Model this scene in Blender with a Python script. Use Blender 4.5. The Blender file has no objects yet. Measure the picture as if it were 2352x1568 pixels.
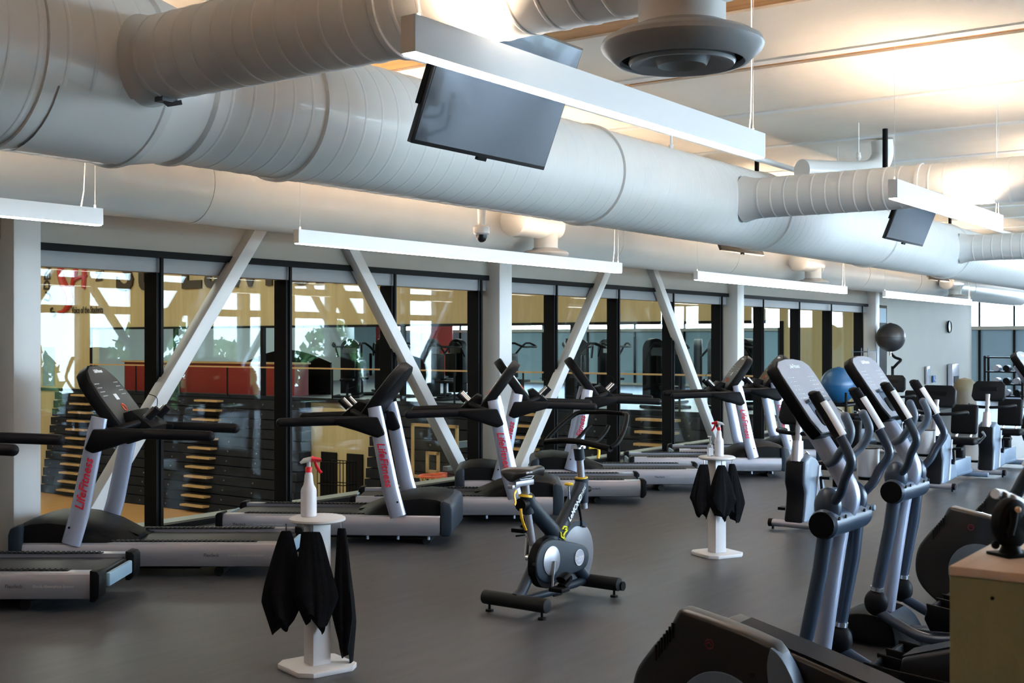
WORLD=17; EXPO=1.5; UPL=54
import bpy, bmesh, math, random
from mathutils import Vector, Matrix, Euler
random.seed(7)
PI=math.pi
F=2770.0; H=1.65
_a=math.atan2(1974,2770); S=math.sin(_a); C=math.cos(_a)
TH=math.atan2(C,S)                      # heading of the long (window) wall
def XY(u,v): return (u*S-v*C, u*C+v*S)
def UV(X,Y): return (X*S+Y*C, -X*C+Y*S)
sc=bpy.context.scene
COL=sc.collection
# ------------------------------------------------------------ materials
def _nt(name):
    m=bpy.data.materials.new(name); m.use_nodes=True; nt=m.node_tree
    return m,nt,nt.nodes['Principled BSDF']
def mat(name,col,rough=.5,metal=0,noise=0,nscale=8,bump=0,bscale=200,spec=.5,coat=0,emit=None,estr=0,trans=0,stretch=None,alpha=1,ior=None):
    m,nt,b=_nt(name)
    N=nt.nodes;L=nt.links
    b.inputs['Base Color'].default_value=(*col,1); b.inputs['Roughness'].default_value=rough
    b.inputs['Metallic'].default_value=metal; b.inputs['Specular IOR Level'].default_value=spec
    b.inputs['Coat Weight'].default_value=coat
    if ior: b.inputs['IOR'].default_value=ior
    if trans: b.inputs['Transmission Weight'].default_value=trans
    if emit: b.inputs['Emission Color'].default_value=(*emit,1); b.inputs['Emission Strength'].default_value=estr
    if noise or bump:
        tc=N.new('ShaderNodeTexCoord'); mp=N.new('ShaderNodeMapping'); L.new(tc.outputs['Object'],mp.inputs['Vector'])
        if stretch: mp.inputs['Scale'].default_value=stretch
    if noise:
        n=N.new('ShaderNodeTexNoise'); n.inputs['Scale'].default_value=nscale; n.inputs['Detail'].default_value=5
        L.new(mp.outputs[0],n.inputs['Vector'])
        r=N.new('ShaderNodeMapRange'); r.inputs['From Min'].default_value=.25; r.inputs['From Max'].default_value=.75
        r.inputs['To Min'].default_value=1-noise; r.inputs['To Max'].default_value=1+noise
        L.new(n.outputs['Fac'],r.inputs['Value'])
        mx=N.new('ShaderNodeMix'); mx.data_type='RGBA'; mx.blend_type='MULTIPLY'; mx.inputs['Factor'].default_value=1
        mx.inputs['A'].default_value=(*col,1); L.new(r.outputs[0],mx.inputs['B']); L.new(mx.outputs['Result'],b.inputs['Base Color'])
    if bump:
        n2=N.new('ShaderNodeTexNoise'); n2.inputs['Scale'].default_value=bscale; n2.inputs['Detail'].default_value=3
        L.new(mp.outputs[0],n2.inputs['Vector'])
        bp=N.new('ShaderNodeBump'); bp.inputs['Strength'].default_value=bump; bp.inputs['Distance'].default_value=.004
        L.new(n2.outputs['Fac'],bp.inputs['Height']); L.new(bp.outputs[0],b.inputs['Normal'])
    return m
def emis(name,col,s):
    m=bpy.data.materials.new(name); m.use_nodes=True; nt=m.node_tree; nt.nodes.clear()
    e=nt.nodes.new('ShaderNodeEmission'); o=nt.nodes.new('ShaderNodeOutputMaterial')
    e.inputs[0].default_value=(*col,1); e.inputs[1].default_value=s; nt.links.new(e.outputs[0],o.inputs[0]); return m
def srgb(r,g,b):
    f=lambda c:(c/255/12.92) if c<=10 else ((c/255+.055)/1.055)**2.4
    return (f(r),f(g),f(b))
def wood(name,c1,c2,scale=1.2,rough=.5,axis=0):
    m,nt,b=_nt(name);N=nt.nodes;L=nt.links
    tc=N.new('ShaderNodeTexCoord'); mp=N.new('ShaderNodeMapping'); L.new(tc.outputs['Object'],mp.inputs['Vector'])
    sx=[14,14,14]; sx[axis]=1.0; mp.inputs['Scale'].default_value=sx
    n=N.new('ShaderNodeTexNoise'); n.inputs['Scale'].default_value=scale; n.inputs['Detail'].default_value=7; n.inputs['Roughness'].default_value=.65
    L.new(mp.outputs[0],n.inputs['Vector'])
    r=N.new('ShaderNodeValToRGB'); r.color_ramp.elements[0].position=.3; r.color_ramp.elements[1].position=.7
    r.color_ramp.elements[0].color=(*c1,1); r.color_ramp.elements[1].color=(*c2,1)
    L.new(n.outputs['Fac'],r.inputs[0]); L.new(r.outputs[0],b.inputs['Base Color']); b.inputs['Roughness'].default_value=rough
    return m
M={}
M['white_wall']=mat('painted_wall_white',(.33,.325,.295),.7,noise=.03,nscale=2,bump=.15,bscale=60)
M['steel_white']=mat('white_painted_steel',(.82,.82,.81),.38,noise=.02,nscale=3)
M['column']=mat('white_column_paint',(.52,.52,.51),.45,noise=.02,nscale=3)
M['fixture']=mat('white_fixture_enamel',(.84,.85,.86),.3,noise=.01)
M['duct']=mat('painted_duct',(.80,.79,.77),.36,noise=.03,nscale=2.5,coat=.15)
M['ductdark']=mat('diffuser_grey_paint',(.42,.42,.42),.35)
M['panel']=mat('acoustic_panel_fabric',(.88,.81,.72),.85,noise=.03,nscale=3,bump=.2,bscale=150)
M['ceilwood']=wood('ceiling_plywood',srgb(168,118,66),srgb(214,165,108),.9,.6,axis=1)
M['black_frame']=mat('black_window_frame',(.004,.004,.0045),.6,spec=.12)
M['dark_grey']=mat('dark_plastic',(.0065,.0065,.0078),.5,spec=.12,noise=.1,nscale=5)
M['black']=mat('black_plastic',(.0035,.0035,.004),.5,spec=.1,noise=.1,nscale=6,bump=.1,bscale=300)
M['black_rubber']=mat('black_rubber',(.007,.007,.0075),.6,spec=.25,bump=.3,bscale=250)
M['gloss_black']=mat('gloss_black_shell',(.008,.007,.007),.38,coat=.15,noise=.1,nscale=4)
M['silver']=mat('silver_painted_metal',(.42,.46,.58),.33,metal=.55,noise=.03,nscale=6)
M['brownwall']=wood('brown_shading_wall',srgb(84,62,44),srgb(104,80,58),.6,.6,axis=2)  # invented brown for the unseen back wall, to darken the column sides
M['cup']=mat('satin_aluminium',(.92,.92,.93),.3,metal=0)
M['steel']=mat('brushed_steel',(.62,.64,.68),.25,metal=.9)
M['rail']=mat('anodised_side_rail',(.34,.34,.375),.35,metal=.6,noise=.04,nscale=6,stretch=(.3,4,4))
M['belt']=mat('running_belt_rubber',(.016,.016,.017),.5,spec=.3,noise=.15,nscale=10,stretch=(.3,3,3),bump=.2)
M['red']=mat('red_lettering',srgb(190,22,48),.45)
M['white_ink']=mat('white_lettering',(.75,.75,.75),.5)
M['grey_ink']=mat('grey_lettering',(.10,.10,.11),.5)
M['slate']=mat('slate_blue_frame_paint',(.013,.021,.031),.48,spec=.3,noise=.05)
M['arm']=mat('dark_blue_grey_arm_paint',(.034,.049,.076),.3,metal=.2,noise=.06)
M['bikebody']=mat('blue_grey_moulded_plastic',(.085,.115,.155),.42,noise=.06,nscale=4)
M['console']=mat('console_overlay_grey',(.38,.38,.43),.25,coat=.4,noise=.05)
M['screen_dark']=mat('dark_console_overlay',(.03,.03,.032),.3,noise=.1)
M['yellow']=mat('yellow_paint',srgb(232,188,40),.4)
M['neon']=mat('lime_yellow_emblem',srgb(226,226,40),.4)
M['chrome']=mat('chrome',(.8,.8,.82),.1,metal=1)
M['clearacr']=mat('smoked_flywheel_guard',(.13,.13,.145),.3)
M['cream']=mat('white_laminate',(.60,.58,.57),.45,noise=.03,nscale=4)
M['towel']=mat('black_towel_cloth',(.007,.007,.008),.95,noise=.2,nscale=30,bump=.6,bscale=180,spec=.1)
M['bottle']=mat('milky_spray_bottle_plastic',(.80,.80,.83),.35,noise=.02,trans=.15)
M['clear']=mat('clear_bottle_plastic',(.75,.78,.80),.1,trans=.7)
M['redplastic']=mat('red_trigger_plastic',srgb(205,25,40),.3)
M['nozzle']=mat('translucent_white_plastic',(.75,.75,.76),.3,trans=.3)
M['blueball']=mat('blue_vinyl_ball',srgb(24,78,118),.35,noise=.05)
M['blackball']=mat('black_vinyl_ball',(.025,.025,.027),.42,noise=.1,bump=.3,bscale=60)
M['olive']=mat('olive_grey_painted_board',srgb(134,136,98),.7,noise=.06,nscale=12,bump=.3,bscale=60,stretch=(4,4,1))
M['plytop']=wood('pale_plywood_top',srgb(205,180,155),srgb(222,200,176),2,.55)
M['goldwall']=wood('maple_wall_panel',srgb(168,148,104),srgb(186,168,124),.35,.5,axis=2)
M['court']=wood('maple_court_floor',srgb(170,122,72),srgb(196,150,96),.8,.3,axis=0)
M['bleach']=mat('dark_bleacher_plastic',(.012,.013,.016),.75,spec=.15,noise=.25,nscale=3)
M['tread']=mat('bleacher_tread_wood',srgb(176,140,92),.5,noise=.1)
M['brownink']=mat('dark_brown_wall_letter',srgb(50,40,24),.5)
M['redink']=mat('dark_red_wall_emblem',srgb(180,48,30),.5)
M['redpaint']=mat('dark_red_counter',srgb(120,28,24),.4)
M['orange']=mat('orange_rim_paint',srgb(220,90,50),.5)
M['net']=mat('pale_net_cord',srgb(190,170,120),.8)
M['shade']=mat('grey_shade_box',(.20,.20,.21),.5)
M['frosted']=mat('blue_grey_roller_shade',srgb(120,145,160),.6,noise=.04,nscale=2)
M['farfloor']=mat('mezzanine_floor_grey',(.10,.11,.115),.5)
M['leaf']=mat('tree_leaf_green',srgb(86,120,62),.8,noise=.45,nscale=3)
M['leaf2']=mat('pale_tree_leaf_green',srgb(122,148,92),.8,noise=.4,nscale=2)
M['bark']=mat('tree_bark',srgb(80,66,52),.9,noise=.3)
M['ground']=mat('outdoor_grass',srgb(104,110,96),.95,noise=.2,nscale=.5)
M['wallblue']=mat('blue_sign',srgb(20,70,130),.5)
M['strip']=emis('light_lens_glow',(1,.98,.95),12)
M['uplight']=emis('warm_uplight_glow',(1,.76,.54),UPL)
M['gymlight']=emis('gym_light_glow',(1,.93,.82),14)
M['redled']=mat('red_round_emblem',srgb(110,26,36),.4)
M['tvglass']=mat('television_screen_glass',(.02,.028,.034),.10,spec=1.0,coat=.5,ior=1.6)
def glass(name,tint,refl):
    m=bpy.data.materials.new(name); m.use_nodes=True; nt=m.node_tree; nt.nodes.clear();N=nt.nodes;L=nt.links
    o=N.new('ShaderNodeOutputMaterial'); mx=N.new('ShaderNodeMixShader'); t=N.new('ShaderNodeBsdfTransparent'); g=N.new('ShaderNodeBsdfGlossy')
    t.inputs[0].default_value=(*tint,1); g.inputs['Roughness'].default_value=0.003; g.inputs['Color'].default_value=(.95,1,.98,1)
    f=N.new('ShaderNodeLayerWeight'); f.inputs[0].default_value=.5
    pw=N.new('ShaderNodeMath'); pw.operation='POWER'; pw.inputs[1].default_value=5; L.new(f.outputs['Facing'],pw.inputs[0])
    ad=N.new('ShaderNodeMath'); ad.operation='MULTIPLY_ADD'; ad.inputs[1].default_value=.9; ad.inputs[2].default_value=refl; ad.use_clamp=True
    L.new(pw.outputs[0],ad.inputs[0]); L.new(ad.outputs[0],mx.inputs[0]); L.new(t.outputs[0],mx.inputs[1]); L.new(g.outputs[0],mx.inputs[2]); L.new(mx.outputs[0],o.inputs[0]); return m
M['glass']=glass('tinted_partition_glass',(.86,.93,.91),.014)
M['winglass']=glass('clear_window_glass',(.97,.985,.98),.03)
def floor_mat():
    m,nt,b=_nt('speckled_rubber_floor');N=nt.nodes;L=nt.links
    tc=N.new('ShaderNodeTexCoord')
    mp=N.new('ShaderNodeMapping'); mp.inputs['Rotation'].default_value=(0,0,-TH*0+0.0); mp.inputs['Scale'].default_value=(1,6,1); L.new(tc.outputs['Object'],mp.inputs[0])
    n=N.new('ShaderNodeTexNoise'); n.inputs['Scale'].default_value=2.2; n.inputs['Detail'].default_value=8; L.new(mp.outputs[0],n.inputs[0])
    v=N.new('ShaderNodeTexVoronoi'); v.inputs['Scale'].default_value=120; L.new(tc.outputs['Object'],v.inputs[0])
    r=N.new('ShaderNodeValToRGB'); r.color_ramp.elements[0].position=.3; r.color_ramp.elements[1].position=.72
    r.color_ramp.elements[0].color=(.038,.039,.041,1); r.color_ramp.elements[1].color=(.060,.060,.063,1); L.new(n.outputs['Fac'],r.inputs[0])
    r2=N.new('ShaderNodeValToRGB'); r2.color_ramp.elements[0].position=.0; r2.color_ramp.elements[1].position=.25; r2.color_ramp.elements[0].color=(1.5,1.5,1.5,1); r2.color_ramp.elements[1].color=(1,1,1,1); L.new(v.outputs['Distance'],r2.inputs[0])
    mx=N.new('ShaderNodeMix'); mx.data_type='RGBA'; mx.blend_type='MULTIPLY'; mx.inputs['Factor'].default_value=1
    L.new(r.outputs[0],mx.inputs['A']); L.new(r2.outputs[0],mx.inputs['B']); L.new(mx.outputs['Result'],b.inputs['Base Color'])
    b.inputs['Roughness'].default_value=.42; b.inputs['Specular IOR Level'].default_value=.32
    bp=N.new('ShaderNodeBump'); bp.inputs['Strength'].default_value=.15; bp.inputs['Distance'].default_value=.003; L.new(n.outputs['Fac'],bp.inputs['Height']); L.new(bp.outputs[0],b.inputs['Normal'])
    return m
M['floor']=floor_mat()
# ------------------------------------------------------------ mesh builder
class MB:
    def __init__(s): s.v=[]; s.f=[]
    def add(s,vs,fs,mtx=None):
        o=len(s.v)
        for p in vs:
            p=Vector(p)
            if mtx is not None: p=mtx@p
            s.v.append(p)
        for f in fs: s.f.append([i+o for i in f])
        return s
    def box(s,x0,x1,y0,y1,z0,z1,mtx=None):
        vs=[(x,y,z) for z in (z0,z1) for y in (y0,y1) for x in (x0,x1)]
        return s.add(vs,[(0,2,3,1),(4,5,7,6),(0,1,5,4),(2,6,7,3),(0,4,6,2),(1,3,7,5)],mtx)
    def tube(s,path,r,seg=14,flat=None,caps=True,up=None):
        path=[Vector(p) for p in path]; n=len(path)
        if not isinstance(r,(list,tuple)): r=[r]*n
        vs=[];fs=[];prev=None
        for i,p in enumerate(path):
            if i==0: t=path[1]-path[0]
            elif i==n-1: t=path[-1]-path[-2]
            else: t=(path[i]-path[i-1]).normalized()+(path[i+1]-path[i]).normalized()
            t.normalize()
            if prev is None:
                a=Vector(up) if up else (Vector((0,0,1)) if abs(t.z)<.9 else Vector((0,1,0)))
            else: a=prev
            a=(a-t*a.dot(t)).normalized(); b=t.cross(a); prev=a
            for k in range(seg):
                th=2*PI*k/seg; ra=r[i]; rb=r[i]*(flat or 1)
                vs.append(p+a*(math.cos(th)*ra)+b*(math.sin(th)*rb))
        for i in range(n-1):
            for k in range(seg):
                k2=(k+1)%seg; fs.append((i*seg+k,i*seg+k2,(i+1)*seg+k2,(i+1)*seg+k))
        if caps: fs.append(tuple(reversed(range(seg)))); fs.append(tuple((n-1)*seg+k for k in range(seg)))
        return s.add(vs,fs)
    def prism(s,prof,y0,y1,mtx=None,axis='y'):
        n=len(prof)
        if axis=='y': vs=[(p[0],y0,p[1]) for p in prof]+[(p[0],y1,p[1]) for p in prof]
        elif axis=='x': vs=[(y0,p[0],p[1]) for p in prof]+[(y1,p[0],p[1]) for p in prof]
        else: vs=[(p[0],p[1],y0) for p in prof]+[(p[0],p[1],y1) for p in prof]
        fs=[tuple(range(n)),tuple(reversed(range(n,2*n)))]+[(i,i+n,(i+1)%n+n,(i+1)%n) for i in range(n)]
        return s.add(vs,fs,mtx)
    def lathe(s,prof,seg=32,mtx=None):
        vs=[];fs=[];n=len(prof)
        for k in range(seg):
            th=2*PI*k/seg
            for r,z in prof: vs.append((r*math.cos(th),r*math.sin(th),z))
        for k in range(seg):
            k2=(k+1)%seg
            for i in range(n-1): fs.append((k*n+i,k2*n+i,k2*n+i+1,k*n+i+1))
        s.add(vs,fs,mtx); return s
    def ball(s,c,r,seg=24,rings=14,sc=(1,1,1)):
        pr=[(r*math.sin(PI*i/rings)+1e-5,-r*math.cos(PI*i/rings)) for i in range(rings+1)]
        return s.lathe(pr,seg,Matrix.Translation(c)@Matrix.Diagonal((*sc,1)))
    def loft(s,rings,closed=True,cap=True):
        n=len(rings[0]);vs=[p for r in rings for p in r];fs=[]
        for i in range(len(rings)-1):
            for k in range(n if closed else n-1):
                k2=(k+1)%n; fs.append((i*n+k,i*n+k2,(i+1)*n+k2,(i+1)*n+k))
        if cap and closed: fs.append(tuple(reversed(range(n)))); fs.append(tuple((len(rings)-1)*n+k for k in range(n)))
        return s.add(vs,fs)
    def obj(s,name,m,parent=None,bevel=0,smooth=True,ang=35,seg=2,loc=None,rotz=None,struct=False,**tags):
        me=bpy.data.meshes.new(name); me.from_pydata([tuple(p) for p in s.v],[],s.f); me.update()
        bm=bmesh.new(); bm.from_mesh(me); bmesh.ops.remove_doubles(bm,verts=bm.verts,dist=1e-5); bmesh.ops.recalc_face_normals(bm,faces=bm.faces)
        if bevel:
            es=[e for e in bm.edges if len(e.link_faces)==2 and e.calc_face_angle(0)>math.radians(40)]
            bmesh.ops.bevel(bm,geom=es,offset=bevel,segments=seg,profile=.5,affect='EDGES',clamp_overlap=True)
        bm.to_mesh(me); bm.free()
        me.materials.append(M[m] if isinstance(m,str) else m)
        if smooth: me.shade_smooth(); me.set_sharp_from_angle(angle=math.radians(ang))
        o=bpy.data.objects.new(name,me); COL.objects.link(o)
        if parent: o.parent=parent
        if loc is not None: o.location=loc
        if rotz is not None: o.rotation_euler=(0,0,rotz)
        if struct: o['kind']='structure'
        for k,v in tags.items(): o[{'cat':'category'}.get(k,k)]=v
        return o
def rot(ax,a): return Matrix.Rotation(a,4,ax)
def T(x,y,z): return Matrix.Translation((x,y,z))
def smoothpath(pts,n=4):
    P=[Vector(p) for p in pts]; out=[]
    for i in range(len(P)-1):
        p0=P[max(i-1,0)];p1=P[i];p2=P[i+1];p3=P[min(i+2,len(P)-1)]
        for k in range(n):
            t=k/n; out.append(.5*((2*p1)+(p2-p0)*t+(2*p0-5*p1+4*p2-p3)*t*t+(3*p1-p0-3*p2+p3)*t**3))
    out.append(P[-1]); return out
def sm2(pts,n=4): return [(p[0],p[1]) for p in smoothpath([(a,b,0) for a,b in pts],n)]
def thing(name,label,cat,loc=(0,0,0),rz=0,group=None):
    o=bpy.data.objects.new(name,None); COL.objects.link(o); o.location=loc; o.rotation_euler=(0,0,rz); o.empty_display_size=.1
    o['label']=label; o['category']=cat
    if group: o['group']=group
    return o
def thuv(name,label,cat,u,v,z=0,r=0,group=None): return thing(name,label,cat,(*XY(u,v),z),TH+r,group)
_txt={}
def textmesh(body,size,shear=0,bold=0,space=1):
    k=(body,size,shear,bold,space)
    if k in _txt: return _txt[k]
    c=bpy.data.curves.new('lettering','FONT'); c.body=body; c.size=size; c.align_x='CENTER'; c.align_y='CENTER'; c.shear=shear; c.offset=bold; c.extrude=size*.02; c.resolution_u=3; c.space_character=space
    o=bpy.data.objects.new('t',c); COL.objects.link(o); dg=bpy.context.evaluated_depsgraph_get(); dg.update()
    me=bpy.data.meshes.new_from_object(o.evaluated_get(dg)); bpy.data.objects.remove(o); bpy.data.curves.remove(c)
    vs=[v.co.copy() for v in me.vertices]; fs=[tuple(p.vertices) for p in me.polygons]; bpy.data.meshes.remove(me)
    _txt[k]=(vs,fs); return _txt[k]
def lettering(b,body,size,o,e1,e2,shear=0,bold=0,xs=1,space=1):
    e1=Vector(e1).normalized(); e2=Vector(e2); e2=(e2-e1*e2.dot(e1)).normalized(); e3=e1.cross(e2)
    vs,fs=textmesh(body,size,shear,bold,space)
    o=Vector(o); b.add([o+e1*(p.x*xs)+e2*p.y+e3*p.z for p in vs],fs); return b
def copy_tree(o,parent=None):
    c=o.copy(); COL.objects.link(c)
    if parent: c.parent=parent
    for ch in list(o.children): copy_tree(ch,c)
    return c
def rect(x0,x1,z0,z1): return [(x0,z0),(x1,z0),(x1,z1),(x0,z1)]
# ============================================================ THE SETTING
def RB(): return MB()
def st(b,name,m,**k): return b.obj(name,m,rotz=TH,struct=True,**k)
def PU(px,py,u0):
    t=(px-1176)/F; Y=u0/(t*S+C); return (u0, UV(t*Y,Y)[1], H+(784-py)*Y/F)
U0,U1,V0,V1=-4.0,40.0,-4.7,8.5
b=RB(); b.box(U0,U1,V0,V1+.35,-.25,0); b.box(25,U1,V1+.35,36,-.25,0); st(b,'floor','floor',smooth=False)
b=RB(); b.box(U0,U1,V0,8.9,3.87,4.05); b.box(25.3,U1,8.9,36.2,3.87,4.05); st(b,'ceiling','ceilwood',smooth=False)
# left wall (towards the gym): above window heads, and solid ends
heads=2.42
b=RB(); b.box(U0,25.3,V1-.08,V1+.2,heads,3.87); b.box(25.3,32.6,V1,V1+.2,heads,3.87); b.box(U0,5.16,V1,V1+.2,0,heads); b.box(25.85,32.6,V1,V1+.2,0,heads); b.box(24.62,25.3,V1,V1+.2,0,heads)
b.box(11.35,11.6,V1,V1+.1,0,heads); b.box(17.8,18.05,V1,V1+.1,0,heads); b.box(32.3,32.6,V1,12,0,3.95)
st(b,'wall_left','white_wall',smooth=False)
b=RB(); b.box(U0-.2,U0,V0,V1,0,3.95); st(b,'wall_back','brownwall',smooth=False)  # out of view; its brown is chosen to shade the column sides
# columns
for i,(u,w) in enumerate([(5.17,.23),(11.33,.25),(17.79,.25),(24.38,.24)]):
    b=RB(); b.box(u,u+w,8.25,8.5,0,3.95); st(b,'trim_%d'%(i+1),'column',bevel=.012)
# diagonal braces
def brace(u0,u1,z1,n,v0=8.31,v1=8.44,w=.155):
    b=RB(); b.prism([(u0-w/2,0),(u0+w/2,0),(u1+w/2,z1),(u1-w/2,z1)],v0,v1); st(b,'trim_%d'%n,'column',bevel=.008)
brace(5.72,8.23,3.4,5); brace(10.92,8.30,3.4,6); brace(11.80,14.55,3.4,7); brace(17.32,14.62,3.4,8)
b=RB(); b.box(7.9,8.65,8.3,8.45,3.3,3.95); b.box(14.2,15.0,8.3,8.45,3.3,3.95); st(b,'trim_9','steel_white')
b=RB(); b.box(25.9,32.3,8.47,8.5,0,.1); st(b,'baseboard_left','dark_grey',smooth=False)
# window bays to the gym
def PV(px,v0):
    t=(px-1176)/F; Y=v0/(-t*C+S); return UV(t*Y,Y)[0]
mull=[[375,670,910,1108],[1281,1424,1549,1660],[1755,1838,1911,1982]]
for k,(ua,ub) in enumerate([(5.40,11.35),(11.58,17.81),(18.04,24.62)]):
    b=RB(); b.box(ua,ub,8.60,8.612,.03,heads-.05); g=st(b,'window_%d'%(k+1),'glass',smooth=False)
    b=RB(); b.box(ua,ub,8.40,8.66,heads-.055,heads); b.obj('head_rail','black_frame',g,smooth=False)
    b=RB(); b.box(ua,ub,8.56,8.66,0,.05); b.obj('sill_rail','black_frame',g,smooth=False)
    for p in mull[k]:
        u=min(PV(p,8.41),ub-.005); b=RB(); b.box(u-.028,u,8.405,8.425,.0,heads-.05); b.box(u-.06,u,8.425,8.585,.0,2.238); b.obj('mullion','black_frame',g,smooth=False)
    b=RB(); b.box(ua,ub-.02,8.45,8.58,2.24,heads-.056); b.obj('shade_box','shade',g,smooth=False)
b=RB(); b.box(25.35,25.8,8.5,8.6,0,2.05); d=st(b,'door_1','black_frame',smooth=False)
b=RB(); b.box(25.35,25.8,8.5,8.58,2.05,2.36); b.obj('transom_panel','frosted',d,smooth=False)
# right wall (v=-7): the tall daylight windows behind the photographer
b=RB(); b.box(U0,6.6,V0-.2,V0,0,3.8); b.box(27,U1,V0-.2,V0,0,3.8); b.box(U0,U1,V0-.2,V0,3.8,3.87); b.box(U0,U1,V0-.2,V0,2.8,2.98); b.box(U0,U1,V0-.2,V0,2.24,2.40); b.box(U0,U1,V0-.2,V0,0,.12)
u=U0
piers=[]
while u<U1:
    piers.append(u); b.box(u,u+.24,V0-.2,V0,0,3.8); u+=1.48
st(b,'wall_right','white_wall',smooth=False)
b=RB(); b.box(U0,U1,V0-.11,V0-.1,.12,3.8); st(b,'window_4','winglass',smooth=False)
for i in range(6):
    u0=5.7+6.46*i-6.46
    b=RB(); b.box(u0-.5,u0-.25,V0+.25,V0+.5,0,3.95); b.prism([(u0-.08,0),(u0+.08,0),(u0+2.6,3.4),(u0+2.44,3.4)],V0+.3,V0+.43); b.prism([(u0+5.12,0),(u0+5.28,0),(u0+2.72,3.4),(u0+2.56,3.4)],V0+.3,V0+.43)
    st(b,'trim_%d'%(20+i),'steel_white')
# far wall with shades and clerestory
b=RB(); b.box(U1,U1+.2,V0,36,2.95,3.95); b.box(U1-.03,U1+.15,V0,36,2.02,2.14); b.box(U1,U1+.15,V0,36,-.2,.08); b.box(25.3,U1,35.9,36.2,0,3.95); st(b,'wall_far','white_wall',smooth=False)
b=RB(); b.box(U1+.05,U1+.07,V0,36,.08,2.02); st(b,'window_5','frosted',smooth=False)
b=RB(); b.box(U1+.05,U1+.06,V0,36,2.14,2.95); g=st(b,'window_6','winglass',smooth=False)
b=RB(); v=9.14-1.05*15
while v<36: b.box(U1-.02,U1+.08,v-.03,v+.03,.08,2.95); v+=1.05 if v<12 else 2.1
b.obj('window_mullion','black_frame',g,smooth=False)
# --------------------------------------------------------- gym behind the glass
UE=25.0
b=RB(); b.box(UE,UE+.3,8.7,10.6,-3.5,7); b.box(UE,UE+.3,10.6,35.3,2.1,7); b.box(UE,UE+.3,35.3,42,-3.5,7); b.box(UE,UE+.3,10.6,35.3,-3.5,-.1); b.box(-6,UE,41.7,42,-3.5,7); b.box(-6.2,-6,9.3,42,-3.5,7)
st(b,'wall_gym','goldwall',smooth=False)
b=RB(); b.box(-6,UE,8.95,9.25,-3.5,-.02); b.box(-6,UE,8.86,9.3,3.95,7); st(b,'wall_gym_near','white_wall',smooth=False)
b=RB(); b.box(-6,UE,9.3,42,-3.6,-3.5); st(b,'floor_gym','court',smooth=False)
b=RB(); b.box(-6,UE+.3,8.7,42,7,7.1); st(b,'ceiling_gym','panel',smooth=False)
b=RB(); b.box(UE-.05,UE,10.6,35.3,2.05,2.12); b.box(UE-.04,UE,10.5,10.62,0,2.1); b.box(UE-.04,UE,35.25,35.35,0,2.1)
for v in (16,21.5,27,31): b.box(UE,UE+.12,v-.06,v+.06,0,2.1)
st(b,'trim_13','black_frame',smooth=False)
b=RB(); b.box(UE-.02,UE-.01,37.4,38.1,.1,1.45); st(b,'window_7','frosted',smooth=False)
b=RB(); b.box(UE-.05,UE+.0,8.9,41,-.07,.03); st(b,'trim_14','bleach',smooth=False)
# guard rail along the mezzanine edge
g=thuv('guard_rail','slim wood-topped guard rail along the far mezzanine edge behind the glass','railing',UE-.1,23)
b=MB(); b.box(-.03,.03,-12.3,12.3,.86,.90); b.obj('top_rail','tread',g,smooth=False)
for i in range(12):
    b=MB(); y=-12.2+i*2.2; b.box(-.015,.015,y-.02,y+.02,0,.86); b.obj('post','dark_grey',g,smooth=False)
# wall lettering and emblem of the gym end wall
def wl(b,s,px,py,size,ang=0,**k):
    p=PU(px,py,UE-.03); ca,sa=math.cos(ang),math.sin(ang)
    lettering(b,s,size,p,(0,-ca,sa),(0,sa,ca),**k)
sg=thing('wall_lettering','large dark brown letters across the top of the gold wooden gym wall','lettering',(0,0,0),TH)
b=MB(); wl(b,'St. Lawrence',560,610,1.95,bold=.04,space=1.15,xs=1.05); b.obj('letters','brownink',sg,smooth=False)
em=thing('wall_emblem','red script emblem ringed by dark letters high on the gold gym wall','emblem',(0,0,0),TH)
b=MB()
def stroke(pts,r): 
    P=[PU(x,y,UE-.03) for x,y in pts]; b.tube(smoothpath(P,5),[r]*1 if 0 else r,8,flat=.25,up=(0,1,0))
def strk(pts,r0,r1):
    P=smoothpath([PU(x,y,UE-.04) for x,y in pts],5); n=len(P); b.tube(P,[r0+(r1-r0)*math.sin(PI*i/(n-1)) for i in range(n)],8,up=(0,1,0))
strk([(170,592),(150,600),(139,622),(146,650),(160,675),(160,697),(147,714),(133,716)],.03,.15)
strk([(178,598),(172,630),(164,662)],.05,.10); strk([(195,594),(194,630),(192,662)],.07,.09); strk([(164,648),(180,638),(200,632)],.03,.06)
b.obj('script_monogram','redink',em)
b=MB()
for s,x,y,a in [('S',122,718,.7),('.',113,705,.9),('U',110,682,1.3),('D',108,655,1.5),('E',109,636,1.6),('V',111,617,1.75),('N',226,634,-1.5),('T',232,610,-1.9)]: wl(b,s,x,y,.5,a,bold=.008)
wl(b,'Voice of the Students',200,712,.32,bold=.003,xs=.62); b.obj('ring_lettering','brownink',em,smooth=False)
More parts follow.
